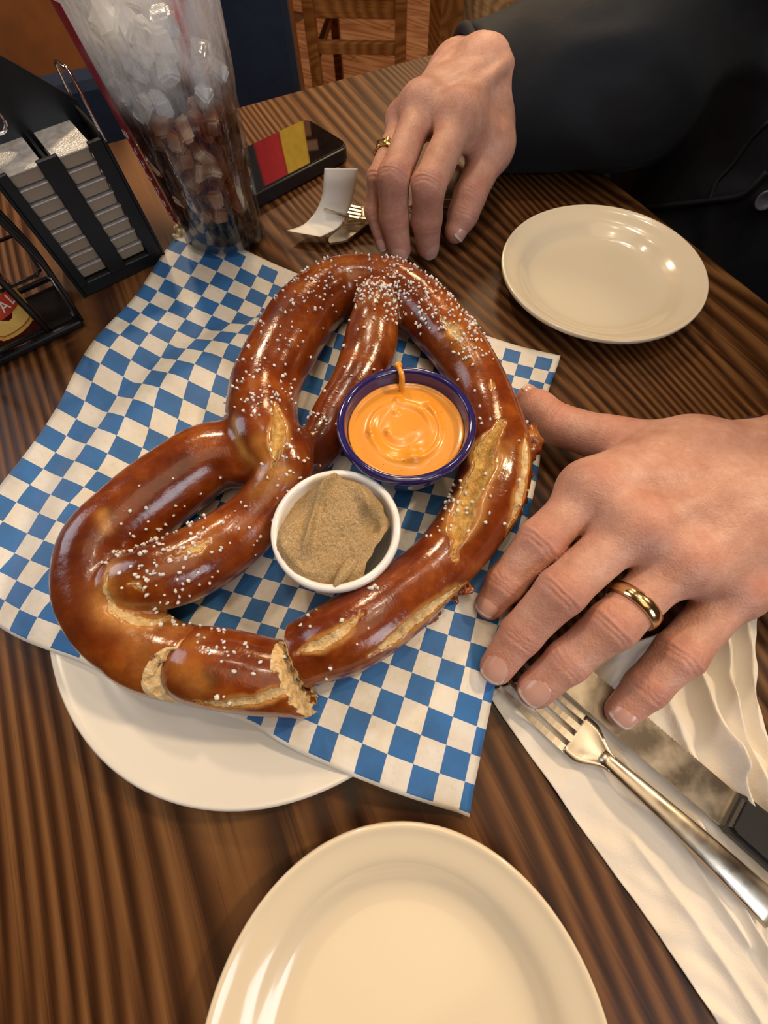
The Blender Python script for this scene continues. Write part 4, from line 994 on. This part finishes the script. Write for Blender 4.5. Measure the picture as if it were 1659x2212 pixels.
def fork(label, p0, p1, p2, z, w, L_t, hw_, zt=0):
    # p0 tine tips, p1 neck, p2 handle end
    a, b, c = at(*p0, z+zt), at(*p1, z), at(*p2, z); t = thing('dinner_fork', label, 'fork', b)
    d = (a-b); Lh = np.linalg.norm(d); d /= Lh; s = np.cross((0, 0, 1), d); s /= np.linalg.norm(s); upv = np.cross(d, s)
    rt = Lh-L_t
    def zc(x): return .0045*math.sin(min(1, max(0, x/Lh))*PI)*-1+.0
    pts = []; V = []; Fc = []
    xs = np.linspace(0, rt, 14)
    for x in xs:
        q = x/rt; hwx = hw_+(w-hw_)*float(sst(np.array(q), .05, .75))
        for i in range(9):
            u = i/8*2-1; V.append(b+d*x+s*(u*hwx)+upv*(zc(x)+.0012*u*u))
    for j in range(13):
        for i in range(8): Fc.append((j*9+i, j*9+i+1, (j+1)*9+i+1, (j+1)*9+i))
    o = mesh('fork_head', V, Fc, M['steel'], t); q_ = o.modifiers.new('t', 'SOLIDIFY'); q_.thickness = .0016; q_.offset = 0
    tw = w*2/7
    for k in range(4):
        u0 = -w+tw/2+k*2*tw*1.0; V = []
        for j in range(13):
            x = rt-.001+(L_t+.001)*j/12; hwx = tw*.56*(1-.45*(j/12)**2); th = .0009*(1-.3*j/12)
            for (du, dz) in ((-1, -1), (1, -1), (1, 1), (-1, 1)): V.append(b+d*x+s*(u0*(1-.05*j/12)+du*hwx)+upv*(zc(x)+.0006+dz*th))
        Fc = [(j*4+i, j*4+(i+1) % 4, (j+1)*4+(i+1) % 4, (j+1)*4+i) for j in range(12) for i in range(4)]+[(3, 2, 1, 0), (48, 49, 50, 51)]
        mesh('tine', V, Fc, M['steel'], t, False)
    h = c-b; Lc = np.linalg.norm(h); h /= Lc; s2 = np.cross((0, 0, 1), h); s2 /= np.linalg.norm(s2); V = []
    for j in range(25):
        x = Lc*j/24; hwx = hw_+(.0075-hw_)*(j/24)**1.2; zz = .0045*math.sin(PI*min(1, j/24*1.0))
        for k in range(10):
            aa = 2*PI*k/10; V.append(b+h*(x-.006)+s2*(math.cos(aa)*hwx)+np.array([0, 0, zz+math.sin(aa)*.0017]))
    Fc = [(j*10+k, j*10+(k+1) % 10, (j+1)*10+(k+1) % 10, (j+1)*10+k) for j in range(24) for k in range(10)]+[tuple(range(10))[::-1], tuple(240+k for k in range(10))]
    mesh('handle', V, Fc, M['steel'], t)
    return t
fork('fork with its tines over the curled paper strip, its handle under the far hand', (704, 443), (872, 462), (1000, 440), .012, .0085, .030, .0035, .006)

# ------------------------------------------------------------------ napkin, fork and knife at the lower right
nk = {(0,0):(1054,1489),(1,0):(1628,1302),(.5,0):(1390,1385),(0,1):(1572,2235),(0,.5):(1302,1850),(0,.25):(1170,1665),(1,.45):(1645,1590),(1,1):(2050,2350),(1,.7):(1800,1850),(.5,.5):(1500,1720)}
nK = np.array(list(nk), float); nW = np.array([at(*p, .004)[:2] for p in nk.values()]); nf = tps(nK, nW, .0)
n = 150; U, Vv = np.meshgrid(np.linspace(0, 1, n), np.linspace(0, 1, n), indexing='ij'); G2 = np.c_[U.ravel(), Vv.ravel()]; XY2 = nf(G2)
XY2 = XY2+np.c_[noise(np.c_[G2, 0*G2[:, 0]], 9), noise(np.c_[G2, 0*G2[:, 0]+3], 9)]*.0012
u, v = G2.T
def ridge(u, v, u0, v0, u1, v1, w, h):
    d = np.array([u1-u0, v1-v0]); t = np.clip(((u-u0)*d[0]+(v-v0)*d[1])/(d @ d), 0, 1); q = np.hypot(u-u0-t*d[0], v-v0-t*d[1]); return h*1.25*np.exp(-(q/(w*.8))**1.3)
Z2 = .0022+.0035*sst(u, .05, .5)
for r_ in ((.62,.0,.70,.45,.035,.007),(.78,.02,.80,.6,.04,.008),(.9,.0,.93,.5,.03,.007),(.70,.4,.62,1,.05,.008),(.5,.15,.55,.5,.03,.004),(.85,.5,.75,1,.04,.009),(.28,.3,.34,.8,.03,.003),(.42,.55,.40,1,.035,.005),(.15,.5,.2,1,.04,.002),(.55,.8,.9,.7,.03,.005)): Z2 = np.maximum(Z2, .0022+ridge(u, v, *r_)) if False else Z2+ridge(u, v, *r_)
N3 = np.c_[u, v, 0*u]
Z2 = Z2+.0022*np.abs(noise(N3, 14))*sst(u, .1, .4)+.0006*noise(N3, 40)+.0011*np.maximum(0, 1-np.abs(noise(N3*[1, .35, 1]+[0, 0, 2], 11))*5)+.0004*noise(N3, 7)
Z2 = np.maximum(Z2, .0006)
ids = np.arange(n*n).reshape(n, n); Q = np.stack([ids[:-1, :-1], ids[1:, :-1], ids[1:, 1:], ids[:-1, 1:]], -1).reshape(-1, 4)
PV = np.c_[XY2, Z2]
if np.cross(PV[Q[0, 1]]-PV[Q[0, 0]], PV[Q[0, 3]]-PV[Q[0, 0]])[2] < 0: Q = Q[:, ::-1].copy()
o = mesh('paper_napkin', PV, Q, M['napkin']); props(o, 'crumpled cream paper napkin under the near fork and knife', 'napkin'); q = o.modifiers.new('t', 'SOLIDIFY'); q.thickness = .0004; q.offset = -1
fork('steel fork on the napkin, its tines under the spread near hand', (1100, 1455), (1322, 1652), (1700, 1998), .0105, .0108, .040, .0036, -.001)
knife('serrated steak knife on the napkin, right of the near fork', (1190, 1418), (1572, 1745), .0135, .0092, .105, .0095, M['handle'])

# ------------------------------------------------------------------ jam caddy with two stacks of tubs
Q0, Q1_ = at(357, 562, 0), at(188, 641, 0); ex = Q1_-Q0; WX = np.linalg.norm(ex); ex /= WX; ey = np.cross(ex, (0, 0, 1)); 
if ey @ np.array([-.3, 1, 0]) < 0: ey = -ey
def zfor(P0, ytar):
    lo, hi = 0, .22
    for _ in range(40):
        m = (lo+hi)/2
        if pix(P0+np.array([0, 0, m]))[1] > ytar: lo = m
        else: hi = m
    return lo
ZTOP = zfor(Q0, 300); ZBAR = zfor(Q0, 150)
cd = thing('jam_caddy', 'black upright caddy holding two stacks of jam tubs behind the wire basket', 'caddy', (*Q0[:2], 0))
def cfm(off=0): return Matrix([[ex[0], ey[0], 0, Q0[0]+ey[0]*off], [ex[1], ey[1], 0, Q0[1]+ey[1]*off], [0, 0, 1, 0], [0, 0, 0, 1]])
DEP = .048
def cbox(name, x0, x1, y0, y1, z0, z1, m=None, bev=.0008, **kw):
    bm = bmesh.new(); box(bm, ((x0+x1)/2, (y0+y1)/2, (z0+z1)/2), (x1-x0, y1-y0, z1-z0), bev=bev); bm.transform(cfm()); return bmobj(name, bm, m or M['black'], cd, **kw)
cbox('base', 0, WX, 0, DEP, .0, .010)
s1_, s2_ = WX*.14, WX*.43; s3_, s4_ = WX*.63, WX*.90
for xa, xb in ((0, s1_), (s2_, s3_), (s4_, WX)): cbox('front_bar', xa, xb, -.001, .002, .008, ZTOP+.001)
cbox('back_panel', 0, WX, DEP, DEP+.003, .008, ZTOP+.004); cbox('side_panel', -.0025, 0.0, -.001, DEP+.003, .0, ZTOP+.004); cbox('side_panel', WX, WX+.0025, -.001, DEP+.003, 0, ZTOP+.004); cbox('divider', (s2_+s3_)/2-.001, (s2_+s3_)/2+.001, 0, DEP, .008, ZTOP)
hp = [(-.004, ZTOP-.005), (-.004, ZTOP+.006), (WX*.28, ZTOP+.030), (WX*.62, ZTOP+.052), (WX*1.2, ZTOP+.052), (WX*1.2, ZTOP-.005)]
bm = bmesh.new(); cxh, czh, rh = WX*.86, ZTOP+.024, .013
vo_ = [bm.verts.new((x, DEP*.95, z)) for x, z in hp]; vi_ = [bm.verts.new((cxh+rh*1.35*math.cos(2*PI*k/28), DEP*.95, czh+rh*math.sin(2*PI*k/28))) for k in range(28)]
es = [bm.edges.new((vo_[k], vo_[(k+1) % len(vo_)])) for k in range(len(vo_))]+[bm.edges.new((vi_[k], vi_[(k+1) % 28])) for k in range(28)]
bmesh.ops.triangle_fill(bm, edges=es, use_beauty=True); r = bmesh.ops.extrude_face_region(bm, geom=bm.faces[:]); bmesh.ops.translate(bm, vec=(0, .003, 0), verts=[x for x in r['geom'] if isinstance(x, bmesh.types.BMVert)])
bm.transform(cfm()); bmobj('handle_plate', bm, M['black'], cd, label='black handle plate with a round hole')
cl_ = lambda x, y, z: np.array(cfm() @ Vector((x, y, z)))
tube('wire_loop', [cl_(cxh+.006*math.cos(a)-.010, DEP*.5, ZTOP+.016+.006*math.sin(a)) for a in np.linspace(0, 2*PI, 20)], .0010, M['chrome'], cd, 8, sp=False, label='small chrome ring')
tube('side_wire', [cl_(-.002, 0, ZTOP-.002), cl_(-.002, 0, ZBAR-.004), cl_(-.001, .005, ZBAR), cl_(.0, .020, ZBAR-.002), cl_(.0, .030, ZBAR-.02)], .0012, M['chrome'], cd, 8, 4, label='bright chrome side wire')
NT_ = 8; th_ = (ZTOP-.012)/NT_
tme = None
def tubmesh():
    w0, w1 = (s2_-s1_)*.5+.0030, (s2_-s1_)*.5+.0015; h = th_*.93
    bm = bmesh.new(); prv = None
    for z, w, dy in ((0, w1*.84, .0185), (.0008, w1*.90, .0195), (h*.86, w1, .0205), (h*.88, w0, .0212), (h*.92, w0, .0212)):
        vs = [bm.verts.new((x*w, y*dy, z)) for x, y in ((-.86,-1),(.86,-1),(1,-.86),(1,.86),(.86,1),(-.86,1),(-1,.86),(-1,-.86))]
        if prv:
            for k in range(8): bm.faces.new((prv[k], prv[(k+1) % 8], vs[(k+1) % 8], vs[k]))
        else: bm.faces.new(vs[::-1])
        prv = vs
    bm.faces.new(prv); me = bpy.data.meshes.new('tub_body'); bm.to_mesh(me); bm.free(); me.materials.append(M['tub'])
    bm = bmesh.new(); box(bm, (0, 0, h*.945), (w0*1.96, .042, .0006)); lm = bpy.data.meshes.new('foil_lid'); bm.to_mesh(lm); bm.free(); lm.materials.append(M['foil']); return me, lm
tm, lm = tubmesh()
ORD = ['lowest', 'second from the bottom', 'third from the bottom', 'fourth from the bottom', 'fourth from the top', 'third from the top', 'second from the top']
for ci, xc in enumerate(((s1_+s2_)/2, (s3_+s4_)/2)):
    for k in range(NT_+0):
        top = k == NT_-1; side = ('right', 'left')[ci]
        t = thing('jam_tub', (f'foil topped jam tub, uppermost of the {side} stack in the black caddy' if top else f'pale jam tub, {ORD[k]} of the {side} stack in the black caddy'), 'jam tub', cl_(xc, .0245, .0105+k*th_), group=f'jam tubs in the {side} stack')
        for nm, me in (('tub_body', tm), ('foil_lid', lm)):
            o = bpy.data.objects.new(nm, me); COL.objects.link(o); o.parent = t
        t.rotation_euler = (0, 0, math.atan2(ex[1], ex[0]))
# wire basket with sauce bottle
K0 = at(188, 706, 0)
bs = thing('wire_basket', 'black wire basket on the table holding the sauce bottle', 'basket', (*K0[:2], 0))
BL, BD, BH = .13, .055, .085
kp = lambda x, y, z: K0+ex*x+ey*y+np.array([0, 0, z])
def kf(): return Matrix([[ex[0], ey[0], 0, K0[0]], [ex[1], ey[1], 0, K0[1]], [0, 0, 1, 0], [0, 0, 0, 1]])
bm = bmesh.new(); box(bm, (BL/2, BD/2, .004), (BL, BD, .006), bev=.002); bm.transform(kf()); bmobj('tray', bm, M['wire'], bs)
for z, r in ((.012, .0022), (BH*.55, .0012), (BH, .0022)): tube('hoop', [kp(x, y, z) for x, y in ((.004,0),(BL-.004,0),(BL,.004),(BL,BD-.004),(BL-.004,BD),(.004,BD),(0,BD-.004),(0,.004),(.004,0))], r, M['wire'], bs, 8, sp=False)
for x, y in ((0,.002),(.0,BD*.33),(0,BD*.66),(.002,BD),(BL,.002),(BL,BD)): tube('upright', [kp(x, y, .005), kp(x-.004, y, BH*.5), kp(x, y, BH)], .0015, M['wire'], bs, 8)
tube('upright', [kp(.024, -.001, .01), kp(.024, -.001, BH)], .0024, M['wire'], bs, 8); tube('upright', [kp(.09, -.001, .01), kp(.09, -.001, BH)], .0024, M['wire'], bs, 8)
hx = []
for k in range(140): a = k*.62; hx.append(kp(.055+.006*math.cos(a), -.004+.006*math.sin(a), .09+k*.00028))
tube('coil', hx, .0009, M['chrome'], bs, 6, sp=False, label='bright chrome coil')
bcn = kp(.047, .026, 0)
sb = thing('sauce_bottle', 'dark red sauce bottle with a yellow label in the wire basket', 'bottle', (*bcn[:2], .007))
sau = NT('dark_sauce_bottle'); sau.set(Base_Color=(.09, .012, .008), Roughness=.08, Coat_Weight=.8)
lathe('bottle_body', smoothprof([(.0001, .001), (.022, .001), (.0235, .004), (.0235, .075), (.021, .090), (.012, .105), (.0095, .118), (.0095, .128), (.0001, .128)], 4), (bcn[0], bcn[1], .007), sau.m, sb, 48)
lathe('cap', [(.0001, 0), (.011, 0), (.0115, .002), (.011, .014), (.0001, .0145)], (bcn[0], bcn[1], .132), plain('cap_white', (.7, .68, .62), .4), sb, 32)
fa = math.atan2(-ey[1], -ey[0])+.35
def lab(name, poly, r, m, label=None):
    # poly in (arc angle offset, z), laid on the bottle wall
    bm = bmesh.new(); vs = [bm.verts.new((x, y, 0)) for x, y in poly]; bm.faces.new(vs)
    for _ in range(3): bmesh.ops.subdivide_edges(bm, edges=bm.edges[:], cuts=1, use_grid_fill=True)
    bmesh.ops.triangulate(bm, faces=bm.faces[:]); bmesh.ops.subdivide_edges(bm, edges=[e for e in bm.edges if e.calc_length() > .004], cuts=3)
    bmesh.ops.triangulate(bm, faces=bm.faces[:])
    for v in bm.verts:
        a = fa+v.co.x/.0236; v.co = Vector((bcn[0]+r*math.cos(a), bcn[1]+r*math.sin(a), .007+v.co.y))
    return bmobj(name, bm, m, sb, label=label)
hexp = lambda w, z0, z1: [(-w*.55, z0), (w*.55, z0), (w, z0+.010), (w, z0+.018), (w*.55, z1), (-w*.55, z1), (-w, z0+.018), (-w, z0+.010)]
lab('label', hexp(.026, .008, .060), .02375, plain('label_yellow', (.72, .42, .08), .5), 'yellow six sided label')
lab('label_border', hexp(.0225, .0105, .056), .02395, plain('label_rim', (.45, .10, .03), .5)); lab('label_field', hexp(.0215, .0115, .055), .02412, plain('label_gold', (.78, .50, .12), .5))
lab('label_panel', [(-.015, .022), (.016, .022), (.018, .024), (.018, .032), (.016, .034), (-.015, .034), (-.017, .032), (-.017, .024)], .0243, plain('label_red', (.55, .045, .015), .45), 'red panel with white letters')
for k, (chh, off) in enumerate((('A', .0035), ('L', .0110))):
    a = fa+off/.0236; c = np.array([bcn[0]+.0246*math.cos(a), bcn[1]+.0246*math.sin(a), .007+.028]); text_mesh('letter', chh, .0105, frame(c, (-math.sin(a), math.cos(a), 0), (math.cos(a), math.sin(a), 0)), plain('label_white', (.85, .8, .7), .5) if k == 0 else bpy.data.materials['label_white'], sb)
# crumpled foil scrap on the table by the caddy
FF = Field((-.175, .33, -.002), (-.13, .39, .03), .0007); fc_ = at(377, 505, .006)
for k in range(16): FF.ell(fc_+rng.normal(size=3)*[.0028, .0028, .0028], rng.uniform(.0014, .0032, 3), .0006)
FF.cut((0, 0, .0008), (0, 0, -1)); P_, Q_ = FF.mesh(); o = mesh('foil_scrap', P_, Q_, plain('scrap_gold', (.80, .68, .42), .35, .5, .3, 500, .8), None, False); props(o, 'small crumpled pale gold scrap between the caddy and the paper corner', 'scrap')

# ------------------------------------------------------------------ beyond the table
def spot(px_, py_, D):   # point on the ray at horizontal distance D
    d = RM @ np.array([px_-829.5, 1106-py_, -F]); return CAMP+d*(D/np.hypot(d[0], d[1]))
def wbox(name, c, s, m, parent, rz=0, bev=.004, **kw):
    bm = bmesh.new(); box(bm, (0, 0, 0), s, bev=bev); o = bmobj(name, bm, m, None, **kw); o.location = c; o.rotation_euler = (0, 0, rz)
    bpy.context.view_layer.update(); adopt(o, parent); return o
cL, cR = spot(672, 60, 2.25), spot(866, 60, 2.2)
mid = (cL+cR)/2; wch = np.linalg.norm((cR-cL)[:2]); rz = math.atan2(cR[1]-cL[1], cR[0]-cL[0]); cu, cv = np.array([math.cos(rz), math.sin(rz), 0]), np.array([-math.sin(rz), math.cos(rz), 0])
chh = thing('wooden_chair', 'orange brown wooden chair standing on the floor beyond the table', 'chair', (mid[0], mid[1], FLZ))
zt = spot(760, 46, 2.2)[2]
for s_ in (-1, 1):
    wbox('leg', (*(mid+cu*s_*wch/2)[:2], (FLZ+.012+zt+.06)/2), (.04, .04, zt+.06-FLZ-.012), M['chair'], chh, rz)
    wbox('leg', (*(mid+cu*s_*wch*.42+cv*.34)[:2], (FLZ+.012+zt+.55)/2), (.035, .035, zt+.55-FLZ-.012), M['chair'], chh, rz)
    wbox('side_rail', (*(mid+cu*s_*wch*.46+cv*.17)[:2], zt-.09), (.02, .32, .03), M['chair'], chh, rz)
wbox('seat', (*(mid+cv*.17)[:2], zt+.095), (wch+.06, .42, .03), M['chair'], chh, rz); wbox('apron', (*mid[:2], zt+.04), (wch, .025, .075), M['chair'], chh, rz)
wbox('stretcher', (*mid[:2], spot(760, 108, 2.2)[2]), (wch, .022, .034), M['chair'], chh, rz)
for s_ in (.35, .5): wbox('back_rail', (*(mid+cv*.34)[:2], zt+s_), (wch*.84, .02, .06), M['chair'], chh, rz)
# navy booth seat
n0, n1 = spot(646, 120, 1.25), spot(440, 120, 1.25); n2 = spot(120, 150, 1.25); nrz = math.atan2(n0[1]-n2[1], n0[0]-n2[0])
nv_ = thing('booth_seat', 'dark navy upholstered booth seat beyond the table behind the glass', 'booth seat', (*((n0+n2)/2)[:2], FLZ))
du = np.array([math.cos(nrz), math.sin(nrz), 0]); dvv = np.array([-du[1], du[0], 0])
wA = np.linalg.norm((n0-n1)[:2]); cA = (n0+n1)/2+dvv*.16; wbox('high_back', (*cA[:2], (FLZ+.012+.30)/2), (wA, .32, .30-FLZ-.012), M['navy'], nv_, nrz, .02)
zl = spot(190, 172, 1.25)[2]; wB = np.linalg.norm((n1-n2)[:2])*1.5; cB = n1-du*wB/2+dvv*.03; wbox('low_back', (*cB[:2], (FLZ+.012+zl)/2), (wB, .06, zl-FLZ-.012), M['navy'], nv_, nrz, .02)
o0 = spot(240, 60, 2.2); op = thing('booth_partition', 'orange brown leather partition at the far left', 'partition', (o0[0], o0[1], FLZ))
wbox('panel', (o0[0]-.5, o0[1], (FLZ+.012+.75)/2), (2.2, .06, .75-FLZ-.012), plain('tan_leather', (.26, .085, .016), .6, scale=20, bump=.1), op, 0.15); wbox('top_rail', (o0[0]-.5, o0[1], .77), (2.24, .09, .04), M['chair'], op, 0.15)
# oak booth bench the person sits on
S = spot(985, 60, 1.72); bb = thing('oak_bench', 'light oak bench with a plank back behind the seated person', 'bench', (*(S-NA*.8)[:2], FLZ)); brz = math.atan2(-NA[1], -NA[0])
for k in range(14):
    c = S-NA*(.062+k*.124)+OUT*.012; wbox('plank', (c[0], c[1], (FLZ+.012+.32)/2), (.1225, .022, .32-FLZ-.012), M['oak'], bb, brz, .0015)
c = S-NA*.87-OUT*.19; wbox('seat', (c[0], c[1], -.40), (1.74, .36, .04), M['chair'], bb, brz)
for s_ in (.06, 1.66): c = S-NA*s_-OUT*.19; wbox('bench_support', (c[0], c[1], (FLZ+.012-.42)/2), (.04, .34, -.42-FLZ-.012), M['chair'], bb, brz)
Sp = spot(962, 55, 1.66); wbox('end_post', (Sp[0], Sp[1], (FLZ+.012+.34)/2), (.062, .07, .34-FLZ-.012), M['chair'], bb, brz); wbox('edge_strip', (*(S+NA*.012)[:2], (FLZ+.02+.32)/2), (.018, .03, .32-FLZ-.02), plain('pale_edge', (.62, .55, .45), .6), bb, brz)
